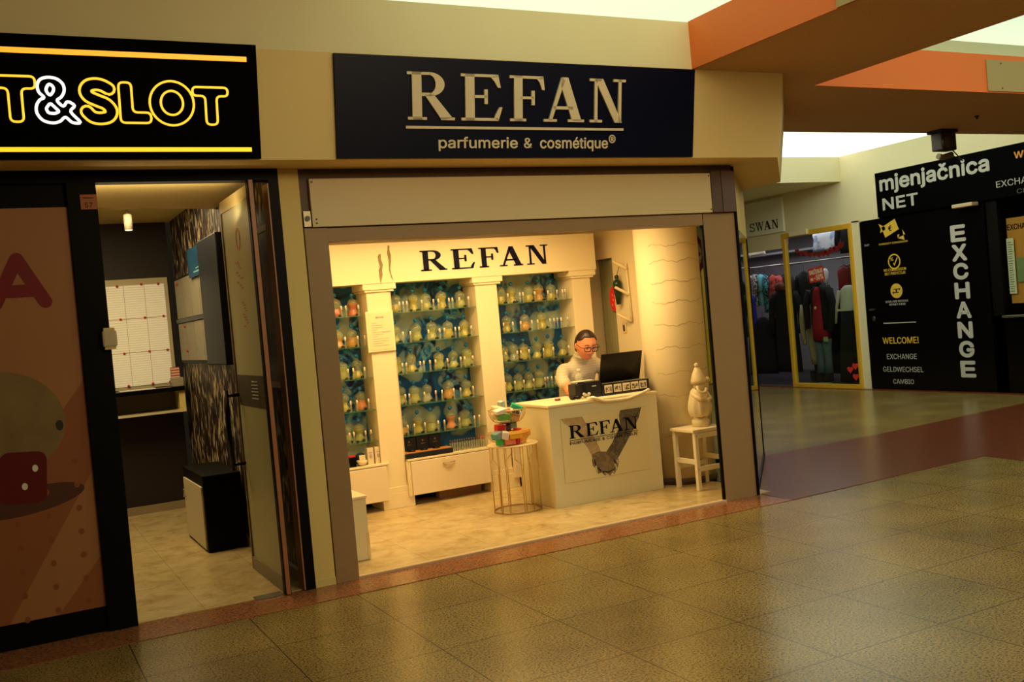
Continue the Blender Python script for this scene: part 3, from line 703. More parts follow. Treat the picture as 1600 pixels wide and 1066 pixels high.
tag(box(12.118, 12.124, 8.42, 8.60, 1.48, 1.80).build('notice_sheet', mat('green_paper', (.22, .27, .12), .7)), 'pale green notice sheet taped beside the narrow rate list', 'paper')
struct('window_4', box(12.05, 12.056, 4, 8.76, 1.05, 2.60), M['pane'])
tag(MB().rbox(11.93, 12.05, 8.2, 8.74, 1.02, 1.05, .004).build('pay_tray', M['steel']), 'slim metal pay tray under the exchange window', 'tray')
tag(MB().rbox(12.0-.18, 11.96, 8.98, 9.30, 2.56, 2.61, .01).build('door_closer', mat('closer_beige', (.60, .48, .28), .5)), 'beige door closer above the black exchange door', 'door closer')
# spotlight on the beam soffit
sp = thing('floodlight', 'dark square floodlight fixed under the brown ceiling beam', 'floodlight', (9.86, 7.8, 3.298))
c = (9.78, 7.74)
MB().rbox(c[0]-.14, c[0]+.14, c[1]-.10, c[1]+.10, 3.262, 3.297, .006).build('mount_plate', M['tap'], sp)
MB().rbox(c[0]-.125, c[0]+.115, c[1]-.09, c[1]+.06, 3.06, 3.265, .015).build('housing', mat('dark_bronze', (.035, .022, .015), .5), sp)
MB().lathe([(.055, 0), (.062, .015)], (0, 0, 0), 20, 1, 1).xf(front(c[0]-.07, c[1]-.09, 3.14)).build('lens', mat('bronze_lens', (.10, .06, .035), .25), sp)
MB().tube([(c[0]-.12, c[1]-.02, 3.0), (c[0]-.05, c[1]-.02, 2.985), (c[0]+.10, c[1]-.02, 3.02)], .034, 10).build('lamp_head', mat('lamp_tan', (.16, .11, .04), .5), sp)
MB().tube([(c[0]+.14, c[1], 3.08), (c[0]+.31, c[1], 2.95), (c[0]+.12, c[1]-.03, 3.0)], .007, 6).build('bracket', M['tap'], sp)
tag(MB().cyl((9.40, 7.0, 3.262), .012, .04, 8).lathe([(.03, 0), (.02, .012)], (9.40, 7.0, 3.287), 10).build('ceiling_hook', M['tap']), 'small dark hook screwed into the beam soffit', 'hook')

# ================================================================== LEFT SHOP CONTENTS
wp = thing('window_poster', 'big orange window poster with a lemon, a red die and a red letter A', 'poster', (0, 6.23, .15))
box(-1.2, .453, 6.222, 6.234, .152, 2.465).build('sheet', mat('poster_orange', (.40, .17, .06), .45, noise=.1, nscale=2), wp)
F = front(0, 6.222, 0)
mb = MB()
flat(mb, [(-.6, .152), (.45, 1.47), (.452, .95), (-.05, .152)], F, .0003, .0008); flat(mb, [(.20, .152), (.452, .45), (.452, .152)], F, .0003, .0008); mb.build('diagonal_band', mat('poster_red_orange', (.31, .10, .033), .45), wp)
mb = MB(); flat(mb, ell(.02, 1.27, .315, .285, 48, -.25), F, .001, .002); mb.build('lemon', mat('lemon_print', (.24, .15, .05), .5, noise=.3, nscale=7), wp)
mb = MB(); flat(mb, ell(.10, .82, .30, .075, 36, .12), F, .0009, .0016); mb.build('printed_shadow', mat('printed_shadow', (.09, .028, .014), .5), wp)
mb = MB(); flat(mb, ell(.30, 1.225, .02, .03, 16), F, .0022, .003); mb.build('lemon_tip', mat('lemon_tip', (.03, .02, .01), .6), wp)
def rr(cx, cy, w, h, r, rot=0):
    pts = []
    for q, (sx, sy) in enumerate(((1, 1), (-1, 1), (-1, -1), (1, -1))):
        for i in range(6):
            a = q*PI/2 + i*PI/10; pts.append((cx + sx*(w/2-r) + r*math.cos(a), cy + sy*(h/2-r) + r*math.sin(a)))
    return [(cx + (x-cx)*math.cos(rot) - (y-cy)*math.sin(rot), cy + (x-cx)*math.sin(rot) + (y-cy)*math.cos(rot)) for x, y in pts]
mb = MB(); flat(mb, rr(.09, .955, .24, .29, .05, -.08), F, .002, .003); flat(mb, rr(-.16, .955, .26, .30, .05, .05), F, .002, .0028); mb.build('die', mat('die_print', (.13, .008, .006), .4), wp)
mb = MB(); flat(mb, ell(.154, 1.0, .015, .02, 16), F, .0032, .004); flat(mb, ell(.093, .905, .015, .02, 16), F, .0032, .004); mb.build('pip', M['paper'], wp)
for i in range(7):
    for j in range(3):
        mb = MB(); flat(mb, ell(.36 - j*.16, .20 + i*.135 - j*.02, .015, .018, 14), F, .0012, .002); mb.build('printed_dot', mat('poster_dot', (.27, .08, .025), .5), wp)
mb = MB()
def bar2(p, q, r):
    p, q = Vector(p), Vector(q); t = (q-p).normalized(); a0 = math.atan2(t.y, t.x)
    return [(p.x + r*math.cos(a0 + PI/2 + PI*k/8), p.y + r*math.sin(a0 + PI/2 + PI*k/8)) for k in range(9)] + [(q.x + r*math.cos(a0 - PI/2 + PI*k/8), q.y + r*math.sin(a0 - PI/2 + PI*k/8)) for k in range(9)]
for k_, (p, q) in enumerate((((.165, 2.18), (.292, 1.932)), ((.165, 2.18), (.038, 1.932)), ((.09, 2.0), (.245, 2.0)))): flat(mb, bar2(p, q, .035), F, .002, .0035 + .0002*k_)
mb.build('letter_a', mat('poster_letter_red', (.20, .008, .008), .5), wp)
np_ = thing('number_plate', 'small orange plate with number 57 on the black door frame', 'sign', (.56, 6.2, 2.44))
box(.522, .610, 6.192, 6.20, 2.445, 2.53).build('plate', mat('orange_plate', (.45, .14, .04), .5), np_)
text('number', '57', .04, .028, front(.545, 6.192, 2.455), M['tap'], np_, .02, .002)
text('lettering', 'BROJ', .05, .010, front(.54, 6.192, 2.505), M['tap'], np_, .0, .002)
so = thing('alarm_box', 'small beige alarm box clamped to the edge of the black door frame', 'alarm', (.60, 6.15, 1.65))
MB().rbox(.565, .645, 6.155, 6.20, 1.645, 1.74, .012).build('cover', mat('beige_plastic', (.62, .52, .32), .4), so)
box(.575, .635, 6.165, 6.2, 1.63, 1.755).build('bracket', M['pilaster'], so)
# paper notice board on the back wall
nb = thing('notice_board', 'board of printed odds sheets held by red pins on the dark back wall', 'notice board', (1.28, 10.28, 1.25))
box(.96, 1.585, 10.27, 10.295, 1.23, 2.30).build('backing', mat('board_cream', (.5, .42, .26), .7), nb)
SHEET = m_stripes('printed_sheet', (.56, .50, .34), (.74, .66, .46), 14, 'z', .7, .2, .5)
sb_ = SHEET.node_tree.nodes['Principled BSDF']; sb_.inputs['Emission Color'].default_value = (.95, .78, .48, 1); sb_.inputs['Emission Strength'].default_value = .22  # weak emission added to make the paper sheets look brighter
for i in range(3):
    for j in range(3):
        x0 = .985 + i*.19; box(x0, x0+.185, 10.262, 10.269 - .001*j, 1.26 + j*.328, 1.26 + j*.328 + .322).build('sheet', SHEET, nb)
for x, z in ((1.117, 2.234), (1.339, 2.242), (1.496, 2.237), (1.12, 1.914), (1.344, 1.916), (1.518, 1.919), (1.124, 1.582), (1.355, 1.585), (1.525, 1.584), (1.135, 1.268), (1.359, 1.268), (1.521, 1.268)):
    MB().sphere((x, 10.256, z), .013, 10, 6).build('pin', M['red'], nb)
sbd = thing('side_wall_screen', 'dark screen on the side wall with modelled reflections of pinned sheets', 'notice board', (1.64, 9.2, 1.45))  # dark screen; the sheets and pins reflected in it are modelled as parts
box(1.63, 1.66, 8.40, 10.12, 1.44, 2.26).build('backing', M['black'], sbd)
for i in range(4):
    for j in range(2): box(1.622, 1.63, 8.44 + i*.415, 8.84 + i*.415, 1.47 + j*.40, 1.82 + j*.42).build('sheet', mat('reflected_sheet', (.26, .22, .15), .6, noise=.2, nscale=12), sbd)
box(1.612, 1.625, 8.38, 10.12, 1.83, 1.865).build('cross_rail', M['tap'], sbd)
for y, z in ((8.6, 1.79), (9.7, 1.79), (8.62, 1.56), (9.68, 1.56), (9.9, 2.2)): MB().sphere((1.615, y, z), .013, 10, 6).build('pin', M['red'], sbd)
bp = thing('blue_poster', 'small dark blue poster above the side wall screen', 'poster', (1.63, 8.8, 2.2))
box(1.60, 1.606, 8.45, 9.15, 2.20, 2.45).build('sheet', mat('blue_print', (.01, .06, .13), .4, noise=.5, nscale=9), bp)
mb = MB(); flat(mb, R_(0, .35, 0, .015), facex(1.60, 8.9, 2.23)); flat(mb, R_(.0, .2, 0, .01), facex(1.60, 8.8, 2.26)); mb.build('print_line', mat('print_cyan', (.15, .35, .40), .5), bp)
tag(MB().rbox(1.52, 1.655, 7.50, 8.24, 1.44, 2.43, .01).build('wall_screen', M['tap']), 'tall black screen housing fixed to the flecked wall', 'screen')
ct = thing('betting_counter', 'black pay counter with a cream recessed ledge under the odds sheets', 'counter', (1.2, 10.0, 1.0))
box(-.9, 1.60, 9.92, 10.27, 1.185, 1.225).build('top', M['blackgloss'], ct)
box(-.9, 1.60, 10.20, 10.27, .99, 1.185).build('back_panel', mat('ledge_grey', (.16, .13, .08), .5), ct)
box(.92, 1.56, 9.97, 10.20, .98, 1.0).build('ledge', mat('ledge_cream', (.62, .52, .32), .5), ct)
box(1.545, 1.60, 9.95, 10.20, .98, 1.185).build('end_panel', M['pilaster'], ct)
tag(box(1.02, 1.34, 9.95, 10.1, 1.226, 1.234).build('slip_paper', M['paper']), 'sheet of white paper lying on the black betting counter', 'paper')
tm = thing('slip_terminal', 'small grey slip printer with a red striped box on the betting counter', 'printer', (1.55, 10.0, 1.226))
MB().rbox(1.50, 1.60, 9.95, 10.12, 1.226, 1.31, .006).build('body', mat('grey_beige', (.35, .30, .2), .5), tm)
MB().rbox(1.505, 1.575, 9.98, 10.10, 1.311, 1.41, .004).build('striped_box', m_stripes('red_stripe', (.5, .03, .02), (.7, .6, .4), 12, 'z'), tm)
cs = thing('ceiling_spotlight', 'small white cylinder spotlight hanging from the left shop ceiling', 'spotlight', (1.15, 9.3, 2.845))
MB().cyl((1.155, 9.3, 2.80), .006, .045, 8).build('stem', M['steel'], cs)
MB().lathe([(.034, 2.668), (.036, 2.80), (.02, 2.81)], (1.155, 9.3, 0), 20).build('lamp_housing', mat('lamp_white', (.75, .66, .45), .4), cs)
MB().lathe([(.026, 2.662), (.034, 2.668)], (1.155, 9.3, 0), 20).build('lamp_lens', mat('lamp_lens_glow', (1, .9, .6), .3, emit=(1, .85, .5), es=1.2), cs)
kc = thing('low_cabinet', 'low black cabinet with a white door against the flecked wall', 'cabinet', (1.45, 8.3, 0))
MB().rbox(1.33, 1.62, 7.86, 8.74, .012, .60, .004).build('body', M['black'], kc)
MB().rbox(1.318, 1.332, 7.90, 8.70, .03, .515, .003).build('door', mat('door_white', (.62, .53, .33), .4), kc)
MB().tube([(1.316, 8.62, .42), (1.300, 8.62, .42), (1.300, 8.62, .36), (1.316, 8.62, .36)], .005, 6).build('handle', M['steel'], kc.children[1])
# open glass door leaf
d1 = thing('door_1', None, None, (1.5, 6.2, 0)); d1['kind'] = 'structure'
box(1.492, 1.502, 6.24, 7.06, .10, 2.575).build('glass', M['frost'], d1)
box(1.489, 1.505, 6.24, 7.06, 1.17, 1.38).build('dark_band', M['frostdark'], d1)
MB().rbox(1.48, 1.518, 6.18, 6.24, .01, 2.60, .004).build('front_stile', M['black'], d1)
MB().rbox(1.485, 1.512, 6.172, 6.182, .01, 2.60, .002).build('edge_strip', M['copper'], d1)
box(1.484, 1.512, 7.05, 7.085, .01, 2.58).build('rear_stile', mat('bronze_stile', (.14, .075, .03), .4), d1)
box(1.484, 1.512, 6.24, 7.05, .012, .10).build('bottom_rail', mat('rail_grey', (.26, .21, .13), .4), d1)
box(1.484, 1.512, 6.24, 7.05, 2.50, 2.58).build('top_rail', mat('rail_cream', (.55, .43, .20), .5), d1)
mb = MB(); rp = mat('faded_red_print', (.50, .16, .07), .6)
Fd = facex(1.490, 6.80, 0)
for q in arc(0, 0, (.045, .06), (.06, .075), 0, 2*PI, 20): flat(mb, [(p[0]+.18, p[1]+2.28) for p in q], Fd)
for k, (u, v) in enumerate([(.04 + .05*(i % 3), 2.13 - .022*i) for i in range(9)] + [(.12 + .03*(i % 4), 1.86 - .02*i) for i in range(9)]): flat(mb, R_(u, u+.04+.05*random.random(), v, v+.009), Fd)
mb.build('printed_notice', rp, d1)
mb = MB()
for i in range(6): flat(mb, R_(.2 - .02*(i % 2), .36, 1.335 - i*.022, 1.342 - i*.022), facex(1.488, 6.80, 0))
mb.build('band_lettering', M['greyprint'], d1)
h = MB().tube([(1.40, 7.02, 1.28), (1.40, 7.02, .72)], .016, 10).tube([(1.40, 7.02, 1.24), (1.49, 7.02, 1.24)], .012, 8).tube([(1.40, 7.02, .76), (1.49, 7.02, .76)], .012, 8).build('handle', M['blackgloss'], d1)
box(1.30, 1.47, 6.20, 6.29, .006, .012).build('floor_pivot_plate', M['steel'], d1)
# dark side panel with framed menu, in the gap beside the leaf
fm = thing('framed_photo', 'tall narrow white-framed photo hanging inside the door jamb', 'picture', (1.655, 6.7, 1.3))
MB().box(1.65, 1.662, 6.40, 6.98, 2.32, 2.36).box(1.65, 1.662, 6.40, 6.98, 1.28, 1.32).box(1.65, 1.662, 6.40, 6.44, 1.28, 2.36).box(1.65, 1.662, 6.94, 6.98, 1.28, 2.36).build('frame', mat('frame_cream', (.62, .50, .30), .5), fm)
box(1.655, 1.662, 6.44, 6.94, 1.32, 2.32).build('print', m_print('dark_red_print', (.01, .005, .004), (.16, .04, .02), 5, .4), fm)
struct('wall_left_shop_jamb', box(1.662, 1.70, 6.30, 7.1, 0, 2.66), mat('jamb_dark', (.03, .022, .012), .5))

# ================================================================== PERFUME DISPLAY UNIT
W = M['white']
un = thing('perfume_display_unit', 'cream built-in perfume display with pilasters, lettered header and blue mural backs', 'display unit', (4.0, 8.45, .012))
def pil(x0, x1, p):
    t = MB().rbox(x0, x1, 8.30, 8.60, .14, 1.935, .004).build('pilaster', W, un)
    MB().rbox(x0-.035, x1+.055, 8.275, 8.60, 1.952, 2.006, .003).rbox(x0-.018, x1+.035, 8.285, 8.60, 1.932, 1.952, .003).build('capital', W, t)
    MB().rbox(x0-.02, x1+.06, 8.285, 8.60, .012, .15, .004).rbox(x0-.005, x1+.02, 8.293, 8.60, .15, .20, .004).build('plinth', W, t)
    return t
P1 = pil(2.932, 3.150, 1); P2 = pil(3.990, 4.215, 1); P3 = pil(5.035, 5.245, 1)
hb = box(1.80, 5.31, 8.27, 8.60, 2.006, 2.36).build('header_board', W, un)
slab('lettering', [('R', 0, .255), ('E', .305, .54), ('F', .585, .79), ('A', .795, 1.04), ('N', 1.085, 1.32)], front(3.457, 8.268, 2.09), M['navyink'], hb, .182, .006)
mb = MB()
for pts in ([(3.07, 2.262), (3.09, 2.262), (3.085, 2.22), (3.10, 2.17), (3.088, 2.12), (3.09, 2.08), (3.072, 2.03), (3.066, 1.99), (3.058, 2.05), (3.055, 2.12), (3.070, 2.15), (3.060, 2.20), (3.058, 2.24)],
            [(3.16, 2.335), (3.176, 2.333), (3.172, 2.29), (3.182, 2.25), (3.178, 2.19), (3.165, 2.13), (3.17, 2.08), (3.185, 2.02), (3.166, 2.05), (3.152, 2.12), (3.156, 2.20), (3.148, 2.26)]):
    flat(mb, pts, front(0, 8.2695, 0), .0003, .001)
mb.build('water_stain', mat('brown_water_stain', (.28, .20, .09), .8, noise=.3, nscale=80), hb)
# mural panels, inner sides
for nme, a, b in (('narrow', 1.80, 2.93), ('middle', 3.15, 3.99), ('behind', 4.215, 5.035)):
    box(a, b, 8.575, 8.595, .43, 2.006).build('mural_panel', M['mural'], un)
box(3.152, 3.158, 8.30, 8.58, .43, 2.0).build('side_panel', W, un)
ZS = [1.737, 1.465, 1.187, .905, .63]
for a, b in ((1.80, 2.93), (3.152, 3.99), (4.215, 5.035)):
    for z in ZS: MB().rbox(a, b, 8.315, 8.572, z-.006, z, .001).build('glass_shelf', M['glassgreen'], un)
for a, b in ((1.80, 2.99), (3.175, 3.985), (4.225, 5.03)):
    top = MB().rbox(a-.015, b, 8.262, 8.573, .412, .43, .003).build('worktop', W, un)
DR = mat('drawer_white', (.80, .66, .44), .4)
for a, b, bot, hx in ((1.85, 2.60, .10, 2.2), (2.62, 2.962, .10, None), (3.19, 3.985, .105, 3.55), (4.2155, 5.03, .105, 4.62)):
    o = MB().rbox(a, b, 8.255, 8.29, bot, .405, .005).build('drawer', DR, un)
    if hx:
        pts = [(hx-.055 + .11*i/10, 8.240 + (.012 if i in (0, 10) else 0), .352 - .024*math.sin(PI*i/10)) for i in range(11)]
        MB().tube(pts, .0055, 8, flat=.6).tube([(hx-.06, 8.243, .356), (hx+.06, 8.243, .356)], .004, 6).build('handle', mat('drawer_handle', (.5, .38, .2), .3, metal=.6), o)
box(3.154, 3.188, 8.27, 8.59, .10, .41).build('cabinet_side', W, un)
box(1.80, 2.94, 8.55, 8.57, .10, .42).build('cabinet_back', M['tap'], un)
struct('wall_shop_back_low', box(1.80, 5.3, 8.60, 8.615, .0, .14), M['black'])
tag(MB().rbox(3.50, 3.93, 8.42, 8.50, .012, .085, .002).build('pink_granite_offcut', mat('pinkish_slab', (.50, .25, .12), .4, noise=.1, nscale=40)), 'pinkish brown stone slab standing under the wide drawer', 'stone slab')

fn = thing('framed_notice', 'white framed printed notice hung on the first display pilaster', 'picture', (3.03, 8.29, 1.4))
MB().rbox(2.900, 3.155, 8.278, 8.298, 1.408, 1.765, .003).build('frame', M['white2'], fn)
box(2.918, 3.137, 8.275, 8.279, 1.425, 1.748).build('sheet', mat('notice_sheet', (.80, .64, .38), .6), fn)
gp = mat('grey_print', (.42, .36, .30), .7)
mb = MB(); Fn = front(0, 8.275, 0)
for i in range(11): flat(mb, R_(2.945, 2.995 + (.05 if i % 3 else 0) + (.05 if i > 6 else 0), 1.66 - i*.02, 1.663 - i*.02), Fn)
for i in range(8):
    for j in range(6):
        if random.random() < .6 and i != 7: pass
flat(mb, R_(3.06, 3.10, 1.61, 1.66), Fn) if False else None
flat(mb, R_(3.04, 3.115, 1.575, 1.583), Fn)
mb.build('printed_line', gp, fn)
text('heading', 'REFAN', .07, .016, front(2.99, 8.275, 1.700), mat('blue_print_ink', (.25, .25, .30), .7), fn, .01, .001)

# ---- bottles -------------------------------------------------------
BZ = {'mid': [[3.25, 3.425, 3.55, 3.706, 3.896], [3.224, 3.428, 3.583, 3.746, 3.912], [3.209, 3.354, 3.628, 3.774, 3.916], [3.222, 3.356, 3.481, 3.698, 3.882], [3.213, 3.365, 3.496, 3.695, 3.843]],
 'nar': [[2.689, 2.848], [2.69, 2.817], [2.702, 2.84], [2.686, 2.843], [2.687, 2.803]],
 'rgt': [[4.317, 4.44, 4.624, 4.74, 4.879], [4.361, 4.56, 4.751], [4.301, 4.41, 4.521, 4.667, 4.8, 4.954], [4.319, 4.433, 4.551, 4.665, 4.878], [4.33, 4.47]]}
COLR = {'mid': ['yygyg', 'gggyy', 'gygag'.replace('a', 'g'), 'ggcay', 'ogycg'.replace('o', 'a').replace('c', 'p')],
        'nar': ['rr', 'aa', 'gy', 'yo', 'gg'], 'rgt': ['yyyay', 'yay', 'gcyyyy', 'ygggg', 'yg']}
COLR['mid'][4] = 'aygpg'
SP = {'mid': [[3.253, 3.293, 3.325, 3.474, 3.584, 3.638, 3.739, 3.779, 3.843, 3.942], [3.261, 3.337, 3.509, 3.626, 3.668, 3.783, 3.816, 3.945], [3.229, 3.271, 3.403, 3.442, 3.498, 3.557, 3.671, 3.811, 3.845, 3.934], [3.23, 3.274, 3.415, 3.533, 3.589, 3.714, 3.775, 3.91], [3.227, 3.297, 3.394, 3.53, 3.587, 3.744, 3.892, 3.947]],
 'nar': [[2.711, 2.757, 2.867], [2.721, 2.84, 2.902], [2.72, 2.773, 2.872], [2.718, 2.779, 2.882], [2.681, 2.725, 2.828, 2.883]],
 'rgt': [[4.351, 4.487, 4.515, 4.651, 4.789, 4.897, 4.952, 4.987], [4.279, 4.384, 4.462, 4.591, 4.65, 4.793, 4.831, 4.875, 4.91, 4.99], [4.273, 4.406, 4.438, 4.533, 4.685, 4.803, 4.969], [4.243, 4.352, 4.443, 4.557, 4.677, 4.713, 4.750, 4.798], []]}
LIQ = {'y': ('yellow', m_clear('liquid_yellow', (.56, .44, .03), .78)), 'g': ('pale green', m_clear('liquid_pale_green', (.46, .46, .10), .66)),
       'a': ('amber', m_clear('liquid_amber', (.68, .27, .015), .85)), 'c': ('clear', m_clear('liquid_clear', (.55, .60, .42), .4)),
       'r': ('red', m_clear('liquid_red', (.75, .03, .01), .92)), 'o': ('orange', m_clear('liquid_orange', (.82, .16, .02), .85)), 'p': ('peach', m_clear('liquid_peach', (.85, .22, .07), .85))}
PROF = [(.054, .0), (.057, .004), (.052, .022), (.041, .045), (.034, .062), (.037, .078), (.046, .096), (.050, .112), (.047, .130), (.037, .146), (.022, .156), (.008, .160), (.006, .176)]
PROFG = [(.056, .0), (.059, .004), (.056, .030), (.049, .055), (.044, .070), (.046, .085), (.051, .102), (.052, .116), (.047, .134), (.036, .149), (.020, .158), (.008, .162), (.006, .178)]
def bottle_proto(code, prof, fill):
    nm, lm = LIQ[code]
    root = thing('perfume_bottle', 'x', 'bottle', (0, 0, 0))
    MB().lathe(prof, (0, 0, 0), 18).build('body', M['bottleglass'], root)
    lp = [(r-.004, z+.003) for r, z in prof if z < fill] ; lp.append((lp[-1][0]*.99, lp[-1][1]+.001))
    MB().lathe(lp, (0, 0, 0), 14).build('liquid', lm, root)
    MB().sphere((0, 0, .193), .0195, 16, 12).build('stopper', M['teal'], root)
    MB().rbox(.004, .036, -.068, -.052, .006, .020, .004).tube([(.02, -.060, .018), (.02, -.060, .028)], .004, 6).build('tap', M['tap'], root)
    return root
def vial_proto():
    root = thing('tester_vial', 'x', 'vial', (0, 0, 0))
    MB().lathe([(.0095, 0), (.010, .002), (.010, .055), (.006, .062)], (0, 0, 0), 10).build('glass_tube', M['vialglass'], root)
    MB().lathe([(.0085, .062), (.0085, .090), (.006, .098)], (0, 0, 0), 10).build('spray_cap', M['cap'], root)
    return root
ORD = ['first', 'second', 'third', 'fourth', 'fifth', 'sixth', 'seventh', 'eighth', 'ninth', 'tenth', 'eleventh', 'twelfth', 'thirteenth', 'fourteenth', 'fifteenth']
SH = ['top', 'second', 'third', 'fourth', 'lowest']
BAY = {'nar': 'narrow bay', 'mid': 'middle bay', 'rgt': 'bay behind the person'}
prot = {}
def place(proto, name, x, y, z, label, group, s=1.0, rz=0):
    c = proto.copy(); COL.objects.link(c)
    c.location = (x, y, z); c.scale = (s, s, s); c.rotation_euler = (0, 0, rz); c['label'] = label; c['group'] = group
    for ch in proto.children:
        d_ = ch.copy(); COL.objects.link(d_); d_.parent = c
    return c
fills = [.075, .10, .125, .09]
k = 0
for bay in ('nar', 'mid', 'rgt'):
    for i, row in enumerate(BZ[bay]):
        for j, x in enumerate(row):
            code = COLR[bay][i][j]; var = (code, (i*3+j) % 2, fills[(i+2*j) % 4])
            if var not in prot: prot[var] = bottle_proto(code, PROF if var[1] else PROFG, var[2])
            z = ZS[i]; 
            place(prot[var], 'perfume_bottle', x, 8.45, z + .0005, '%s perfume bottle with teal stopper, %s on %s shelf, %s' % (LIQ[code][0], ORD[j], SH[i] if i < 4 else 'lowest', BAY[bay]), 'perfume bottles on the %s shelf, %s' % (SH[i], BAY[bay]), .98 if (i+j) % 3 else 1.04)
vp = vial_proto()
for bay in ('nar', 'mid', 'rgt'):
    for i, row in enumerate(SP[bay]):
        for j, x in enumerate(row):
            place(vp, 'tester_vial', x, 8.365 if (j % 2) else 8.352, ZS[i] + .0005, 'tester vial with white spray cap, %s on %s shelf, %s' % (ORD[j], SH[i], BAY[bay]), 'tester vials on the %s shelf, %s' % (SH[i], BAY[bay]), 1.0)
# small black price blocks standing between the bottles
tb = MB().rbox(-.009, .009, -.006, .006, 0, .022, .002).build('sample_cube', M['tap']); tag(tb, 'x', 'sample box')
nn = 0
for (bay, i, x) in (('mid', 0, 3.355), ('mid', 1, 3.30), ('mid', 2, 3.655), ('mid', 3, 3.61), ('mid', 4, 3.56), ('rgt', 0, 4.40), ('rgt', 1, 4.25), ('rgt', 2, 4.43), ('rgt', 3, 4.635), ('nar', 2, 2.735), ('nar', 4, 2.745)):
    c = tb.copy(); COL.objects.link(c); c.location = (x, 8.335, ZS[i] + .0005)
    c['label'] = 'tiny black sample box standing on the %s shelf, %s' % (SH[i], BAY[bay]); c['group'] = 'tiny black sample boxes'
# remove the prototypes
for r in list(prot.values()) + [vp]:
    for ch in list(r.children): bpy.data.objects.remove(ch)
    bpy.data.objects.remove(r)
bpy.data.objects.remove(tb)

# ---- things on the worktop of the middle bay
tr = thing('black_gift_tray', 'long black tray with orange edging in front of the black gift boxes', 'tray', (3.40, 8.32, .43))
MB().rbox(3.155, 3.615, 8.275, 8.325, .4305, .475, .003).build('tray_body', M['tap'], tr)
MB().rbox(3.16, 3.61, 8.28, 8.40, .476, .484, .002).build('orange_edging', mat('orange_edge', (.55, .22, .04), .5), tr)
for n_, (x0, x1) in enumerate(((3.18, 3.315), (3.32, 3.44), (3.445, 3.56))):
    g = thing('black_gift_box', '%s matt black gift box standing behind the orange edged tray' % ('first', 'second', 'third')[n_], 'box', ((x0+x1)/2, 8.37, .43), 0, 'black gift boxes behind the tray')
    MB().rbox(x0, x1, 8.41, 8.48, .4305, .605, .003).build('box_body', M['tap'], g)
    mb = MB(); flat(mb, R_((x0+x1)/2-.02, (x0+x1)/2+.02, .535, .54), front(0, 8.41, 0)); flat(mb, ell((x0+x1)/2, .565, .008, .01, 12), front(0, 8.41, 0)); mb.build('gold_mark', mat('dull_gold_mark', (.30, .18, .08), .4), g)
for n_ in range(3):
    x = 3.24 + n_*.12
    tag(MB().lathe([(.035, 0), (.036, .012), (.02, .016)], (x, 8.345, .4845), 16).build('cream_jar', M['blackgloss']), '%s flat black jar lying in the orange edged tray' % ('first', 'second', 'third')[n_], 'jar', 'flat black jars in the tray')
# row of empty glass vials with dark caps
tv = thing('empty_vial', 'x', 'vial')
MB().lathe([(.0085, 0), (.009, .002), (.009, .075), (.005, .08)], (0, 0, 0), 8).build('glass_tube', M['vialglass'], tv)
MB().lathe([(.0065, .08), (.0065, .10)], (0, 0, 0), 8).build('cap', mat('dark_vial_cap', (.10, .06, .03), .4), tv)
tv2 = thing('empty_vial', 'x', 'vial')
MB().lathe([(.0085, 0), (.009, .002), (.009, .075), (.005, .08)], (0, 0, 0), 8).build('glass_tube', M['vialglass'], tv2)
MB().lathe([(.0065, .08), (.0065, .10)], (0, 0, 0), 8).build('cap', mat('red_vial_cap', (.55, .10, .03), .4), tv2)
for rw in range(2):
    for n_ in range(14):
        redc = n_ > 11
        place(tv2 if redc else tv, 'empty_vial', 3.635 + n_*.0245, 8.33 + rw*.045, .4305, 'empty glass vial with %s cap, %s in the %s row on the worktop' % ('red' if redc else 'dark', ORD[n_], ('front', 'rear')[rw]), 'empty vials on the worktop', 1.0)
for r in (tv, tv2):
    for ch in list(r.children): bpy.data.objects.remove(ch)
    bpy.data.objects.remove(r)
# narrow bay worktop
jr = thing('black_jar', 'squat black jar with a bright red lid on the narrow bay worktop', 'jar', (2.685, 8.33, .43))
MB().rbox(2.645, 2.705, 8.30, 8.36, .4305, .515, .006).build('jar_body', M['blackgloss'], jr)
MB().rbox(2.645, 2.702, 8.303, 8.357, .516, .53, .003).build('lid', M['red'], jr)
bw = thing('white_bowl', 'small white bowl holding a card in front of a black ring', 'bowl', (2.765, 8.33, .43))
MB().lathe([(.018, 0), (.04, .018), (.047, .045), (.044, .045), (.036, .02)], (2.765, 8.33, .431), 20).build('bowl_shell', W, bw)
MB().rbox(2.735, 2.79, 8.30, 8.31, .465, .525, .002).build('card', M['white2'], bw)
ringp = [(2.765 + .05*math.cos(a), 8.37, .485 + .05*math.sin(a)) for a in [2*PI*i/20 for i in range(20)]]
MB().tube(ringp, .006, 6, closed=True).build('ring', M['tap'], bw)
for n_, x in enumerate((2.845, 2.915)):
    c = thing('white_carton', ('white perfume carton beside the small white bowl', 'white perfume carton nearest the notice pilaster')[n_], 'carton', (x, 8.35, .43), 0, 'white cartons on the narrow bay worktop')
    x1 = min(x + .028, 2.928); MB().rbox(x-.028, x1, 8.32, 8.37, .4305, .575, .002).build('carton_body', mat('carton_cream', (.74, .62, .42), .5), c)
    mb = MB(); flat(mb, ell(x, .50, .014, .02, 12), front(0, 8.32, 0)); flat(mb, R_(x-.016, x+.016, .53, .538), front(0, 8.32, 0)); mb.build('printed_mark', gp, c)

# low white cabinet just inside the shop
lw = thing('low_white_cabinet', 'low white side cabinet just inside the shutter post', 'cabinet', (2.0, 6.8, .012))
MB().rbox(1.79, 2.205, 6.64, 7.02, .015, .445, .003).build('body', M['offwhite'], lw)
MB().rbox(1.785, 2.215, 6.63, 7.03, .446, .462, .003).build('top', M['white2'], lw)
box(2.1895, 2.207, 6.637, 6.642, .02, .2).build('corner_strip', M['goldtop'], lw)

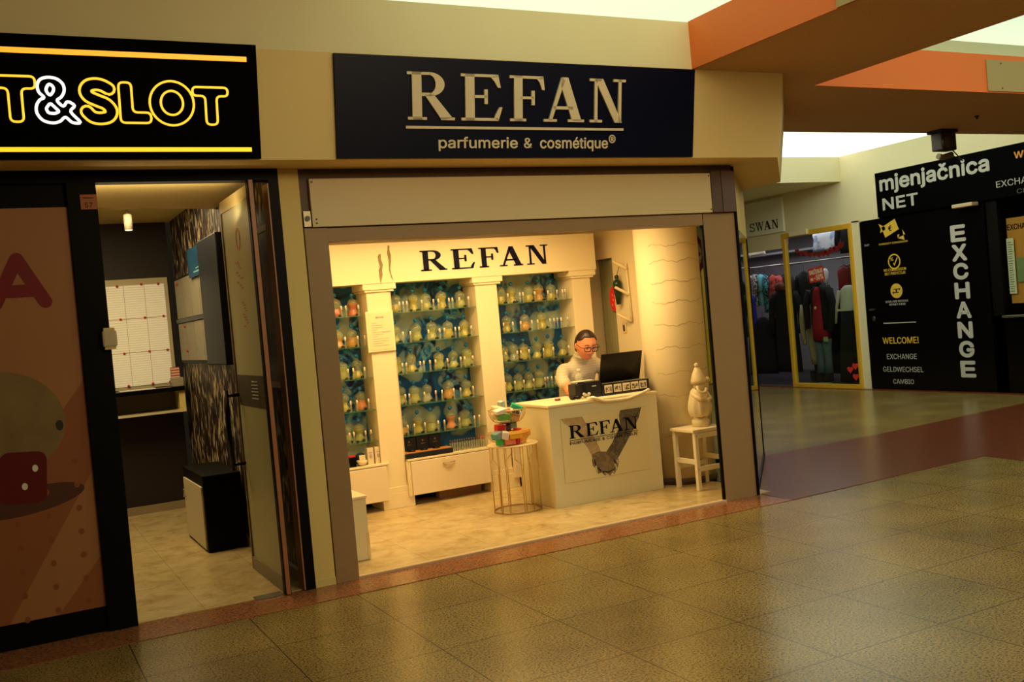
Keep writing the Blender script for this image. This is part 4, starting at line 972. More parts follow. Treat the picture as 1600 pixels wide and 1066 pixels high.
# ================================================================== WIRE TABLE, BASKET AND SOAPS
tc = Vector((3.735, 7.32, .012)); TH = .555
wt = thing('wire_side_table', 'round brass wire side table with a pale top carrying the soap basket', 'table', tc)
MB().lathe([(.205, TH-.012), (.212, TH-.008), (.212, TH), (.206, TH+.002)], tc, 40).build('table_top', M['goldtop'], wt)
MB().tube([(tc.x + .195*math.cos(a), tc.y + .195*math.sin(a), .02) for a in [2*PI*i/40 for i in range(40)]], .0075, 8, closed=True, flat=.7).build('base_ring', mat('base_ring_bronze', (.42, .24, .09), .35, metal=.5), wt)
for i in range(18):
    a = 2*PI*i/18 + .1; q = lambda aa, z: (tc.x + .198*math.cos(aa), tc.y + .198*math.sin(aa), z)
    if i % 3 == 0: path = [q(a, .56), q(a, .46), q(a+.33, .40), q(a+.33, .02)]
    elif i % 3 == 1: path = [q(a, .56), q(a, .40) if i % 2 else q(a, .36), q(a-.1, .34), q(a-.1, .02)]
    else: path = [q(a, .56), q(a, .02)]
    MB().tube(path, .0034, 6).build('wire', M['gold'], wt)
bk = thing('two_tier_basket', 'two-tier gold wire basket stand with a brown post on the wire table', 'basket', (tc.x, tc.y, .57))
def bowl(cz, r, hh, nm):
    b_ = MB().tube([(bcx + r*math.cos(a), tc.y + r*math.sin(a), cz+hh) for a in [2*PI*i/36 for i in range(36)]], .0045, 6, closed=True).build(nm, M['gold'], bk)
    for i in range(20):
        a = 2*PI*i/20; pts = []
        for t in range(6):
            u = t/5; rr_ = r*(.45 + .55*math.sin(u*PI/2)); pts.append((bcx + rr_*math.cos(a), tc.y + rr_*math.sin(a), cz + hh*(1-math.cos(u*PI/2))))
        MB().tube(pts, .0018, 5).build('wire', M['gold'], b_)
    MB().lathe([(r*.46, cz-.004), (r*.46, cz+.004)], (bcx, tc.y, 0), 24).build('base_plate', M['tap'], b_)
bcx = 3.71
bowl(.580, .178, .085, 'lower_bowl'); bowl(.745, .155, .108, 'upper_bowl')
MB().lathe([(.022, .585), (.024, .70), (.022, .752)], (3.71, tc.y, 0), 18).build('post', mat('brown_post', (.12, .05, .03), .4), bk)
SOAPS = [  # x, y, z, size, colour, label, material look
 (3.625, 7.28, .875, (.085, .055, .032), 'cream', (.74, .62, .36), (.3, .1, .2), 'cream soap bar leaning at the back of the upper basket'),
 (3.678, 7.30, .893, (.045, .045, .065), 'blue grey', (.30, .40, .38), (.1, -.2, .3), 'blue-grey soap standing on top of the upper basket pile'),
 (3.622, 7.22, .856, (.10, .065, .030), 'white', (.80, .70, .62), (.15, -.15, .1), 'white wrapped soap lying at the front of the upper basket'),
 (3.72, 7.27, .850, (.075, .05, .035), 'pink', (.80, .25, .15), (.1, .1, -.2), 'pink soap half hidden between white packs in the upper basket'),
 (3.752, 7.20, .838, (.085, .055, .028), 'printed', (.70, .60, .55), (.2, .35, -.4), 'white soap pack with a dark printed label in the upper basket'),
 (3.795, 7.26, .862, (.09, .06, .05), 'green', (.03, .48, .22), (.1, .45, -.4), 'bright green soap block at the rim of the upper basket'),
 (3.66, 7.23, .802, (.10, .05, .05), 'grass green', (.14, .38, .06), (0, .05, .1), 'grass green soap seen through the wires of the upper basket'),
 (3.76, 7.235, .795, (.07, .05, .05), 'peach', (.70, .42, .20), (.1, .3, -.3), 'peach soap low in the upper basket'),
 (3.60, 7.25, .815, (.05, .05, .04), 'beige', (.55, .48, .22), (.0, -.3, .2), 'beige soap behind the wires of the upper basket'),
 (3.625, 7.26, .712, (.07, .055, .06), 'red', (.60, .02, .015), (.05, .02, .1), 'red soap cube topmost of the lower basket beside the brown post'),
 (3.575, 7.22, .662, (.075, .06, .05), 'teal', (.10, .36, .30), (.1, -.25, .3), 'teal and grey soap at the outer rim of the lower basket'),
 (3.633, 7.19, .658, (.05, .05, .055), 'white', (.80, .72, .62), (.2, .25, -.2), 'white soap cube in front of the brown post'),
 (3.717, 7.19, .652, (.105, .06, .055), 'yellow', (.85, .42, .03), (.0, .05, .1), 'large yellow soap at the middle of the lower basket'),
 (3.777, 7.25, .665, (.05, .05, .06), 'scarlet', (.80, .07, .03), (.1, .1, .3), 'scarlet soap wedged behind the yellow soaps'),
 (3.825, 7.22, .655, (.085, .06, .05), 'golden', (.85, .38, .04), (.05, -.05, -.1), 'golden orange soap on the counter side of the lower basket'),
 (3.60, 7.225, .607, (.055, .05, .05), 'leaf green', (.05, .45, .10), (0, -.1, .1), 'leaf green soap at the bottom of the lower basket'),
 (3.672, 7.205, .605, (.09, .05, .055), 'salmon', (.75, .22, .10), (0, .0, .05), 'salmon soap at the bottom front of the lower basket'),
 (3.742, 7.21, .603, (.045, .05, .05), 'crimson', (.50, .01, .02), (0, .1, 0), 'crimson soap at the bottom of the lower basket'),
 (3.795, 7.225, .607, (.07, .05, .055), 'amber', (.82, .42, .06), (0, .1, -.1), 'amber soap at the bottom of the lower basket, counter side'),
 (3.70, 7.38, .64, (.14, .08, .06), 'mixed', (.55, .50, .20), (0, 0, .1), 'olive soap at the back of the lower basket'),
]
for x, y, z, sz, cn, colr, rot, lb in SOAPS:
    x -= .024; sz = (sz[0]*1.1, sz[1]*1.1, sz[2]*1.12)
    nm = 'soap_' + cn.replace(' ', '_')
    s_ = thing('soap_bar', lb, 'soap', (x, y, z), 0, 'soaps in the two-tier basket'); s_.rotation_euler = rot
    MB().rbox(-sz[0]/2, sz[0]/2, -sz[1]/2, sz[1]/2, -sz[2]/2, sz[2]/2, .010).build('block', mat(nm, colr, .4), s_, world=False)
    if cn in ('white', 'printed', 'blue grey', 'teal'):
        MB().rbox(-sz[0]*.32, sz[0]*.32, -sz[1]/2-.001, sz[1]/2+.001, -sz[2]*.30, sz[2]*.52, .003).build('wrapper_band', mat('wrapper_' + nm, {'white': (.75, .68, .60), 'printed': (.10, .08, .10), 'blue grey': (.45, .55, .50), 'teal': (.25, .30, .32)}[cn], .5), s_, world=False)

# ================================================================== COUNTER
OW = M['offwhite']
ctr = thing('sales_counter', 'white sales counter with a large printed panel of joined hands', 'counter', (4.5, 7.35, .012))
MB().rbox(3.966, 5.045, 7.075, 7.10, .012, .842, .002).build('front_panel', OW, ctr)
MB().rbox(3.966, 3.99, 7.10, 7.66, .012, .842, .002).build('side_panel', OW, ctr)
MB().rbox(5.02, 5.045, 7.10, 7.66, .012, .842, .002).build('side_panel', OW, ctr)
MB().rbox(3.955, 5.055, 7.062, 7.68, .842, .862, .003).build('counter_top', M['white2'], ctr)
pn = MB().rbox(4.065, 4.925, 7.068, 7.074, .205, .740, .002).build('poster_panel', mat('poster_cream', (.74, .64, .34), .45), ctr)
Fc = front(0, 7.068, 0)
def grad_arm(name, c0, c1):
    m, nt, b = base(name); L = nt.links.new; N = nt.nodes.new
    tcn = N('ShaderNodeTexCoord'); n = N('ShaderNodeTexNoise'); n.inputs['Scale'].default_value = 22; n.inputs['Detail'].default_value = 5; n.inputs['Distortion'].default_value = 1
    L(tcn.outputs['Object'], n.inputs['Vector']); r = ramp(nt, [(.38, c0), (.62, c1)]); L(n.outputs['Fac'], r.inputs[0]); L(r.outputs[0], b.inputs['Base Color']); b.inputs['Roughness'].default_value = .5
    return m
mb = MB(); flat(mb, [(4.067, .74), (4.10, .70), (4.16, .66), (4.25, .55), (4.31, .46), (4.345, .375), (4.43, .42), (4.40, .50), (4.36, .58), (4.31, .67), (4.275, .737)], Fc, .0008, .0016)
mb.build('printed_arm', grad_arm('arm_tan', (.42, .28, .13), (.52, .37, .18)), pn)
mb = MB(); flat(mb, [(4.657, .742), (4.872, .741), (4.84, .66), (4.77, .56), (4.69, .46), (4.60, .35), (4.53, .33), (4.47, .40), (4.54, .47), (4.60, .55), (4.645, .62), (4.64, .70)], Fc, .0011, .0018)
mb.build('printed_arm', grad_arm('arm_grey', (.075, .06, .04), (.15, .12, .08)), pn)
mb = MB(); flat(mb, [(4.345, .41), (4.40, .425), (4.46, .415), (4.53, .41), (4.59, .36), (4.60, .31), (4.585, .27), (4.56, .235), (4.545, .215), (4.525, .23), (4.50, .205), (4.48, .225), (4.45, .215), (4.42, .245), (4.385, .24), (4.37, .29), (4.34, .31), (4.335, .36)], Fc, .0013, .0022)
mb.build('printed_hand', grad_arm('hand_brown', (.13, .09, .055), (.25, .18, .10)), pn)
mb = MB()
for (a, b_, c_, d_) in ((4.36, .31, 4.37, .25), (4.44, .24, 4.47, .22), (4.55, .30, 4.565, .25), (4.57, .33, 4.585, .30), (4.52, .24, 4.54, .225)): flat(mb, [(a, b_), (a+.018, b_), (c_+.012, d_), (c_, d_)], Fc, .0024, .003)
mb.build('printed_finger_tip', mat('finger_pale', (.55, .48, .30), .5), pn)
mb = MB()
for pts in ([(4.355, .36), (4.365, .37), (4.375, .31), (4.42, .262), (4.41, .252), (4.362, .30)], [(4.43, .255), (4.49, .245), (4.55, .262), (4.548, .252), (4.49, .232), (4.43, .243)], [(4.545, .33), (4.56, .335), (4.575, .29), (4.555, .26), (4.548, .265), (4.562, .29)]): flat(mb, pts, Fc, .0024, .0028)
mb.build('printed_crease', mat('print_dark', (.015, .012, .01), .6), pn)
slab('lettering', [('R', 0, .145), ('E', .165, .285), ('F', .295, .405), ('A', .40, .535), ('N', .545, .685)], front(4.137, 7.0655, .566), M['navyink'], pn, .108, .0015)
mb = MB(); flat(mb, R_(4.137, 4.822, .548, .552), front(0, 7.0655, 0)); mb.build('printed_line', M['navyink'], pn)
text('lettering', 'PARFUMERIE & COSMETIQUE', .675, .026, front(4.137, 7.0655, .513), M['navyink'], pn, .012, .001)
# clothes on counter
cl = tag(MB().tube([(4.36, 7.10, .872), (4.385, 7.055, .880), (4.43, 7.042, .865), (4.487, 7.045, .842), (4.571, 7.046, .836), (4.665, 7.046, .834), (4.74, 7.046, .836), (4.84, 7.046, .856), (4.912, 7.05, .872), (4.96, 7.06, .885), (5.0, 7.12, .872), (5.04, 7.16, .868)], [.008, .013, .012, .009, .008, .010, .010, .010, .011, .012, .012, .008], 8, flat=1.2).build('twisted_cloth', M['clothwhite']), 'twisted white cloth draped along the front edge of the counter', 'cloth')
hc = MB()
rg = []
for t in range(9):
    z = .70 - t*.055; a = .03 + .05*t/8
    rg.append([(5.064 + .012 + a*.5*(1+math.cos(q)) + .006*math.sin(3*q+t), 7.35 + (.10 + .01*t)*math.sin(q), z + .012*math.sin(2*q+t)) for q in [2*PI*i/18 for i in range(18)]])
hc.loft(rg)
tag(hc.build('hanging_cloth', M['clothwhite']), 'white cloth hanging down the column side of the counter', 'cloth')
# organiser box with photo cards, card terminal, trinkets
ob = thing('card_display_box', 'long black box with five small photo cards along its front', 'box', (4.82, 7.30, .862))
MB().rbox(4.600, 5.095, 7.235, 7.36, .863, .965, .004).build('box_body', M['tap'], ob)
pc = m_print('photo_card_print', (.08, .06, .05), (.55, .46, .33), 45, .4)
for x in (4.628, 4.724, 4.815, 4.903, 4.992):
    cd = box(x-.002, x+.074, 7.231, 7.236, .885, .953).build('photo_card', M['paper'], ob)
    box(x+.006, x+.066, 7.229, 7.2315, .893, .937).build('card_picture', pc, cd)
MB().rbox(4.605, 5.09, 7.232, 7.25, .966, .972, .001).build('rail', M['steel'], ob)
tt = thing('receipt_printer', 'boxy black receipt printer at the end of the photo card box', 'printer', (4.43, 7.33, .862))
MB().rbox(4.456, 4.598, 7.24, 7.40, .863, 1.00, .006).build('printer_body', M['tap'], tt)
MB().rbox(4.372, 4.454, 7.30, 7.42, .863, .985, .006).build('side_unit', mat('charcoal_plastic', (.03, .026, .024), .5), tt)
MB().rbox(4.38, 4.58, 7.32, 7.395, 1.001, 1.007, .001).build('paper_strip', M['paper'], tt)
MB().rbox(4.505, 4.545, 7.236, 7.2405, .955, .965, .001).build('badge_plate', M['greyprint'], tt)
sgx = thing('sunglasses_pair', 'folded black sunglasses lying on the counter in front of the printer', 'sunglasses', (4.335, 7.24, .862))
for x in (4.31, 4.36): MB().lathe([(.02, 0), (.024, .012), (.018, .026)], (x, 7.24, .866), 16, 1, .7).build('lens', M['blackgloss'], sgx)
MB().tube([(4.29, 7.25, .872), (4.30, 7.28, .89), (4.36, 7.29, .895), (4.40, 7.26, .88)], .006, 6).build('temple', M['tap'], sgx)
bl = thing('blister_pack', 'crumpled silvery blister pack beside the sunglasses', 'packaging', (4.41, 7.20, .862))
for n_, (x, z) in enumerate(((4.385, .875), (4.41, .895), (4.44, .88), (4.425, .868), (4.40, .905), (4.445, .902))):
    MB().sphere((x, 7.205 - .004*(n_ % 2), z), .018, 8, 6, (1, .5, .7)).build('bubble', mat('silver_foil', (.62, .56, .40), .25, metal=.4), bl)
rt = thing('red_tin', 'tiny round red tin with a silver lid on the counter corner', 'tin', (4.235, 7.38, .862))
MB().lathe([(.024, 0), (.025, .014)], (4.235, 7.38, .8625), 20).build('tin_body', M['darkred'], rt)
MB().lathe([(.025, .0145), (.022, .020)], (4.235, 7.38, .8625), 20).build('lid', M['steel'], rt)
# laptop
lp = thing('laptop', 'open black laptop seen from behind on the counter', 'laptop', (4.9, 7.50, .862))
MB().rbox(4.70, 5.12, 7.455, 7.66, .864, .884, .004).build('keyboard_base', M['tap'], lp)
def lid_xf(mb, tilt):
    R = Matrix.Translation((0, 7.45, .884)) @ Matrix.Rotation(tilt, 4, 'X'); return mb.xf(R)
lid = lid_xf(MB().rbox(4.695, 5.125, -.008, .008, .0, .345, .005), .30).build('screen_lid', mat('laptop_lid_black', (.006, .005, .006), .3), lp)
lid_xf(MB().box(4.71, 5.11, .0085, .009, .02, .33), .30).build('screen', mat('laptop_screen', (.6, .65, .7), .3, emit=(.75, .85, 1), es=.7), lid)
MB().rbox(4.98, 5.10, 7.44, 7.456, .886, .90, .003).build('hinge', mat('hinge_grey', (.15, .14, .13), .4), lp)
# water bottle
wb = thing('water_bottle', 'clear plastic water bottle with a white cap on the counter', 'bottle', (4.54, 7.50, .862))
MB().lathe([(.032, 0), (.035, .01), (.035, .05), (.033, .055), (.035, .06), (.035, .15), (.033, .17), (.026, .19), (.014, .205), (.013, .215)], (4.54, 7.50, .863), 20).build('bottle_body', m_clear('clear_plastic', (.75, .72, .55), .35), wb)
MB().lathe([(.016, .215), (.016, .238), (.014, .240)], (4.54, 7.50, .863), 16).build('cap', M['cap'], wb)

# ================================================================== THINGS BY THE SIDE WALL
cu = thing('green_curtain', 'pleated sage green curtain filling the store room doorway', 'curtain', (5.52, 8.44, .02))
pts = []
yy = [8.30 + .30*i/36 for i in range(37)]
mb = MB(); v = []; f = []
for i, y in enumerate(yy):
    x = 5.56 + .016*math.sin(i*.95) + .006*math.sin(i*2.3)
    v += [(x, y, .03), (x, y, 2.10), (x+.006, y, .03), (x+.006, y, 2.10)]
for i in range(36):
    a = i*4; f += [(a, a+1, a+5, a+4), (a+2, a+6, a+7, a+3), (a, a+4, a+6, a+2), (a+1, a+3, a+7, a+5)]
mb.add(v, f, True); mb.build('curtain_cloth', mat('sage_cloth', (.32, .29, .13), .9), cu)
MB().tube([(5.56, 8.275, 2.105), (5.56, 8.615, 2.105)], .008, 8).build('curtain_rod', M['steel'], cu)
rsn = thing('red_round_sign', 'bright red round sign with pale marks hanging on the curtain', 'sign', (5.52, 8.30, 1.70))
mb = MB(); pts = ell(0, 0, .075, .125, 36)
v = [(5.515, 8.315 - p[0], 1.70 + p[1]) for p in pts] + [(5.525, 8.315 - p[0], 1.70 + p[1]) for p in pts]
mb.add(v, [tuple(range(36)), tuple(range(71, 35, -1))] + [(i, (i+1) % 36, (i+1) % 36+36, i+36) for i in range(36)]); mb.build('disc', mat('signal_red', (.85, .03, .02), .4), rsn)
mb = MB()
for (u, z) in ((-.02, .04), (.02, .03), (-.01, -.01), (.02, -.05), (-.03, -.06)): flat(mb, ell(u, z, .008, .014, 10), facex(5.515, 8.315, 1.70))
mb.build('pale_mark', mat('pink_mark', (.9, .35, .25), .5), rsn)
br_ = thing('wall_bottle_rack', 'white slanted wall bracket rack with three pegs beside the curtain', 'rack', (5.49, 8.07, 1.45))
MB().tube([(5.485, 8.01, 2.03), (5.485, 7.985, 1.46)], .011, 6).build('upright', M['white2'], br_)
for z in (2.06, 1.81, 1.55): MB().tube([(5.40, 8.10, z), (5.48, 7.99, z-.085)], .015, 6).build('peg', M['white2'], br_)
vb = thing('dark_wine_bottle', 'dark green bottle hanging by its neck on the wall rack', 'bottle', (5.47, 8.14, 1.64))
MB().lathe([(.022, 1.64), (.040, 1.80), (.044, 1.84), (.036, 1.87), (.016, 1.885), (.021, 1.90), (.021, 1.918), (.012, 1.928)], (5.45, 8.135, 0), 18).build('bottle_body', mat('dark_green_glass', (.01, .035, .015), .15), vb)
MB().tube([(5.45, 8.135, 1.92), (5.45, 8.06, 2.03)], .003, 5).build('string', M['tap'], vb)
ls = thing('wall_switch', 'cream wall switch plate with a dark rocker below the rack', 'switch', (5.5, 8.14, 1.40))
MB().rbox(5.488, 5.50, 8.105, 8.165, 1.355, 1.455, .003).build('plate', M['goldtop'], ls)
MB().rbox(5.483, 5.489, 8.122, 8.148, 1.375, 1.435, .002).build('rocker', M['tap'], ls)

# stool and gnome
st = thing('white_stool', 'square white wooden stool beside the right shutter post', 'stool', (5.30, 6.86, .012))
PW = mat('stool_white', (.82, .73, .50), .45)
MB().rbox(5.12, 5.48, 6.70, 7.02, .505, .53, .004).build('seat', PW, st)
for x in (5.135, 5.435):
    for y in (6.70, 6.98): MB().rbox(x, x+.035, y, y+.035, .013, .504, .003).build('leg', PW, st)
for y in (6.705, 6.985):
    MB().rbox(5.171, 5.434, y, y+.022, .455, .50, .002).build('apron', PW, st)
    MB().rbox(5.171, 5.434, y, y+.022, .175, .215, .002).build('stretcher', PW, st)
for x in (5.14, 5.44): MB().rbox(x, x+.022, 6.736, 6.979, .235, .275, .002).build('stretcher', PW, st)
for z in (.475, .195): MB().cyl((0, 0, 0), .006, .003, 8).xf(front(5.152, 6.70, z)).build('bolt', M['steel'], st)
gn = thing('gnome_figurine', 'glazed white gnome figurine with a pointed hat on the stool', 'figurine', (5.335, 6.84, .53))
gx, gy = 5.335, 6.86; G = M['gnome']
MB().lathe([(.075, .531), (.075, .585), (.06, .60), (.066, .62)], (gx, gy, 0), 24).build('pedestal', G, gn)
mb = MB(); prof = [(.05, .61), (.085, .625), (.097, .66), (.100, .70), (.092, .75), (.080, .80), (.066, .84), (.05, .86)]; seg = 36
rings = []
for r, z in prof: rings.append([(gx + (r + .006*math.cos(9*q)*(z < .8))*math.cos(q), gy + (r + .006*math.cos(9*q)*(z < .8))*math.sin(q), z) for q in [2*PI*i/seg for i in range(seg)]])
mb.loft(rings); mb.build('robe', G, gn)
MB().sphere((gx-.005, gy-.03, .885), .055, 18, 12, (1, .9, 1)).build('head', G, gn)
MB().lathe([(.068, .90), (.066, .93), (.052, .98), (.030, 1.03), (.012, 1.055)], (gx-.005, gy-.02, 0), 24).build('hat', G, gn)
MB().sphere((gx-.02, gy-.03, 1.062), .02, 14, 8).build('hat_ball', G, gn)
MB().tube([(gx-.06, gy-.07, .88), (gx-.075, gy-.095, .85), (gx-.05, gy-.11, .825), (gx-.01, gy-.11, .83), (gx+.01, gy-.10, .86)], .013, 8).build('beard', G, gn)
MB().sphere((gx+.055, gy-.06, .93), .026, 12, 8).build('hat_trim', G, gn)
MB().tube([(gx-.07, gy-.01, .82), (gx-.06, gy-.08, .77), (gx, gy-.10, .76)], [.02, .018, .016], 8).build('arm', G, gn)
MB().tube([(gx+.07, gy-.01, .82), (gx+.06, gy-.08, .77), (gx+.02, gy-.10, .76)], [.02, .018, .016], 8).build('arm', G, gn)
tag(MB().rbox(5.30, 5.44, 7.12, 7.22, .012, .42, .01).build('dark_bag', mat('dark_bag', (.02, .02, .025), .5)), 'dark shopping bag standing behind the white stool', 'bag')
rw = thing('round_window_sticker', 'dark red round sticker with cut-out flowers on the rear glazing', 'sticker', (5.9, 7.71, 2.0))
Fs = front(5.99, 7.718, 2.06)
mb = MB()
for q in arc(0, 0, (.19, .19), (.235, .235), 0, 2*PI, 40): flat(mb, q, Fs)
for a in range(9): flat(mb, ell(.12*math.cos(a*.7), .12*math.sin(a*.7), .06, .03, 12, a*.9), Fs)
flat(mb, ell(0, 0, .06, .05, 14), Fs); mb.build('cutout', M['darkred'], rw)

# ================================================================== PERSON
def remesh(mb, voxel, smooth, name, m, parent):
    me = bpy.data.meshes.new('tmp'); me.from_pydata(mb.v, [], mb.f)
    bm = bmesh.new(); bm.from_mesh(me); bmesh.ops.recalc_face_normals(bm, faces=bm.faces[:]); bm.to_mesh(me); bm.free()
    o = bpy.data.objects.new('tmp', me); COL.objects.link(o)
    md = o.modifiers.new('r', 'REMESH'); md.mode = 'VOXEL'; md.voxel_size = voxel; md.use_smooth_shade = True
    if smooth: sm = o.modifiers.new('s', 'SMOOTH'); sm.iterations = smooth; sm.factor = .5
    bpy.context.view_layer.update(); dg = bpy.context.evaluated_depsgraph_get()
    me2 = bpy.data.meshes.new_from_object(o.evaluated_get(dg)); bpy.data.objects.remove(o)
    off = parent.location
    for v in me2.vertices: v.co -= off
    for p in me2.polygons: p.use_smooth = True
    me2.materials.clear(); me2.materials.append(m); me2.name = name
    r = bpy.data.objects.new(name, me2); COL.objects.link(r); r.parent = parent
    return r
HEAD = Matrix.Translation((4.825, 7.80, 1.294)) @ Matrix.Rotation(-.16, 4, 'Z') @ Matrix.Rotation(.36, 4, 'X') @ Matrix.Rotation(.05, 4, 'Y')
def ex2(a, b): return math.exp(-a*a - b*b)
def face_pt(x, y, z):
    """x, y, z on the unit sphere; the face looks towards -y"""
    X, Yv, Z = x*.092, y*.116, z*(.148 if z < 0 else .134)
    if z > 0: X *= 1 + .05*z; Yv *= 1 + .04*z
    t = max(0, -z)
    X *= 1 - .34*t**1.8; 
    if y > 0: Yv *= 1 - .30*t
    X *= 1 + .03*math.exp(-((z+.15)/.25)**2)
    if y < 0:
        Yv *= .93
        f = -y
        Yv -= .030*ex2(X/.015, (Z+.030)/.020)*f + .012*ex2(X/.010, (Z-.005)/.030)*f
        for s in (-1, 1):
            Yv += .013*ex2((X-s*.034)/.018, (Z-.012)/.015)*f
            Yv -= .006*ex2((X-s*.034)/.011, (Z-.012)/.009)*f
            Yv -= .005*ex2((X-s*.045)/.022, (Z+.035)/.022)*f
            Yv -= .005*ex2((X-s*.013)/.008, (Z+.040)/.008)*f
            Yv -= .005*ex2((X-s*.03)/.022, (Z-.040)/.010)*f
        Yv -= .008*ex2(X/.024, (Z+.070)/.008)*f + .008*ex2(X/.020, (Z+.086)/.008)*f
        Yv += .006*ex2(X/.026, (Z+.078)/.0035)*f
        Yv -= .013*ex2(X/.024, (Z+.120)/.018)*f
    return Vector((X, Yv, Z))
def grid(nu, nv, fn):
    v = []; f = []
    for i in range(nv+1):
        th = PI*(i if 0 < i < nv else (.02 if i == 0 else nv-.02))/nv
        for j in range(nu):
            ph = 2*PI*j/nu; v.append(fn(math.sin(th)*math.cos(ph), math.sin(th)*math.sin(ph), math.cos(th)))
    for i in range(nv):
        for j in range(nu): f.append((i*nu+j, i*nu+(j+1) % nu, (i+1)*nu+(j+1) % nu, (i+1)*nu+j))
    return v, f
def head_mb(mb):
    v, f = grid(72, 60, face_pt)
    nu = 72; f = f + [tuple(range(nu))[::-1], tuple(60*nu + k for k in range(nu))]
    mb.add([tuple(HEAD @ p) for p in v], f, True)
    for s in (-1, 1):
        e = MB().sphere((0, 0, 0), .032, 14, 10, (.35, .62, 1)); e.xf(HEAD @ Matrix.Translation((s*.095, .012, -.005)) @ Matrix.Rotation(s*.35, 4, 'Z')); mb.add(e.v, e.f, True)
def limb(mb, pts, rs):
    # fine interpolation for smooth joints
    P = [Vector(p) for p in pts]; out = []; rr_ = []
    for i in range(len(P)-1):
        for k in range(6):
            t = k/6; p0 = P[max(i-1, 0)]; p1 = P[i]; p2 = P[i+1]; p3 = P[min(i+2, len(P)-1)]
            q = .5*((2*p1) + (p2-p0)*t + (2*p0-5*p1+4*p2-p3)*t*t + (3*p1-p0-3*p2+p3)*t**3)
            out.append(q); rr_.append(rs[i]*(1-t) + rs[i+1]*t)
    out.append(P[-1]); rr_.append(rs[-1])
    mb.tube(out, rr_, 16)
    mb.sphere(tuple(P[0]), rs[0]*1.0, 14, 10); mb.sphere(tuple(P[-1]), rs[-1]*1.0, 14, 10)
pr = thing('person', 'person in a striped turtleneck sweater and glasses working at the laptop behind the counter', 'person', (4.82, 8.05, .012))
def hand(mb, w, direction, side):
    """palm with five fingers resting on a surface; w = wrist, direction = unit vector towards the fingertips"""
    d = Vector(direction).normalized(); u = Vector((0, 0, 1)); sdv = d.cross(u).normalized()*side
    w = Vector(w)
    pal = MB().sphere((0, 0, 0), 1, 16, 10)
    R = Matrix((( sdv.x, d.x, u.x, 0), (sdv.y, d.y, u.y, 0), (sdv.z, d.z, u.z, 0), (0, 0, 0, 1)))
    pal.xf(Matrix.Translation(w + d*.055) @ R @ Matrix.Diagonal((.044, .056, .017, 1))); mb.add(pal.v, pal.f, True)
    for k, (o, ln) in enumerate(((-.032, .062), (-.011, .075), (.011, .080), (.031, .070))):
        b = w + d*.092 + sdv*o; sp_ = sdv*o*.35
        limb(mb, [b, b + d*ln*.42 + sp_*.4 + u*.012, b + d*ln*.78 + sp_*.8 + u*.004, b + d*ln + sp_ - u*.012], [.0100, .0092, .0085, .0075])
    b = w + d*.030 + sdv*.034
    limb(mb, [b, b + d*.022 + sdv*.026 + u*.002, b + d*.052 + sdv*.034 - u*.006, b + d*.072 + sdv*.030 - u*.010], [.0135, .0115, .0100, .0085])
body = MB()
head_mb(body)
limb(body, [(4.83, 7.955, 1.13), (4.83, 7.89, 1.20), (4.828, 7.84, 1.25)], [.055, .054, .055])
limb(body, [(4.82, 8.08, .66), (4.82, 8.06, .82), (4.825, 8.01, .98), (4.83, 7.97, 1.12)], [.12, .10, .115, .085])
SHR, SHL = (4.655, 7.955, 1.065), (5.010, 7.985, 1.105)
ELR, ELL = (4.515, 7.635, .914), (5.115, 7.74, .925)
WRR, WRL = (4.715, 7.575, .905), (4.985, 7.625, .912)
limb(body, [(4.83, 7.98, 1.06), SHR, (4.575, 7.82, .985), ELR], [.055, .050, .046, .043])
limb(body, [(4.83, 7.98, 1.06), SHL, (5.085, 7.88, 1.01), ELL], [.055, .050, .046, .043])
limb(body, [ELR, (4.61, 7.60, .909), WRR], [.048, .044, .029]); limb(body, [ELL, (5.06, 7.68, .92), WRL], [.045, .042, .029])
hand(body, WRR, (.93, -.12, -.03), 1); hand(body, WRL, (-.55, -.72, -.03), -1)
for s in (-1, 1):
    hx = 4.82 + s*.095
    limb(body, [(hx, 8.08, .64), (4.82 + s*.12, 7.80, .66), (4.82 + s*.12, 7.77, .58), (4.82 + s*.11, 7.84, .16), (4.82 + s*.11, 7.84, .07)], [.095, .065, .06, .042, .036])
    limb(body, [(4.82 + s*.11, 7.86, .055), (4.82 + s*.115, 7.74, .042)], [.038, .028])
bo = remesh(body, .0052, 2, 'body', M['skin'], pr)
# sweater
sw = MB(); rings = []
for z, cx, cy, rx, ry in ((.60, 4.82, 8.07, .175, .135), (.70, 4.82, 8.07, .180, .140), (.82, 4.82, 8.05, .165, .130), (.93, 4.825, 8.02, .180, .135), (1.02, 4.83, 8.00, .195, .135), (1.085, 4.832, 7.985, .185, .115), (1.13, 4.832, 7.965, .135, .090), (1.165, 4.832, 7.945, .085, .075), (1.185, 4.83, 7.93, .074, .07)):
    rings.append([(cx + rx*math.cos(a), cy + ry*math.sin(a), z + (.10*(cx + rx*math.cos(a) - 4.83) if z > .9 else 0)) for a in [2*PI*i/36 for i in range(36)]])
sw.loft(rings)
limb(sw, [(4.70, 7.97, 1.06), SHR, (4.565, 7.84, 1.00), (4.530, 7.74, .965)], [.080, .066, .060, .055])
limb(sw, [(4.96, 7.99, 1.10), SHL, (5.085, 7.89, 1.02), (5.12, 7.78, .94)], [.080, .066, .060, .055])
limb(sw, [(4.831, 7.935, 1.155), (4.829, 7.895, 1.20), (4.828, 7.860, 1.238)], [.079, .074, .070])
for c_, r_ in (((4.829, 7.885, 1.195), .070), ((4.828, 7.868, 1.222), .067)):   # folded collar
    sw.tube([Vector(c_) + Vector((r_*math.cos(a), r_*.92*math.sin(a), -.35*r_*math.sin(a)*-1)) for a in [2*PI*i/24 for i in range(24)]], .013, 8, closed=True)
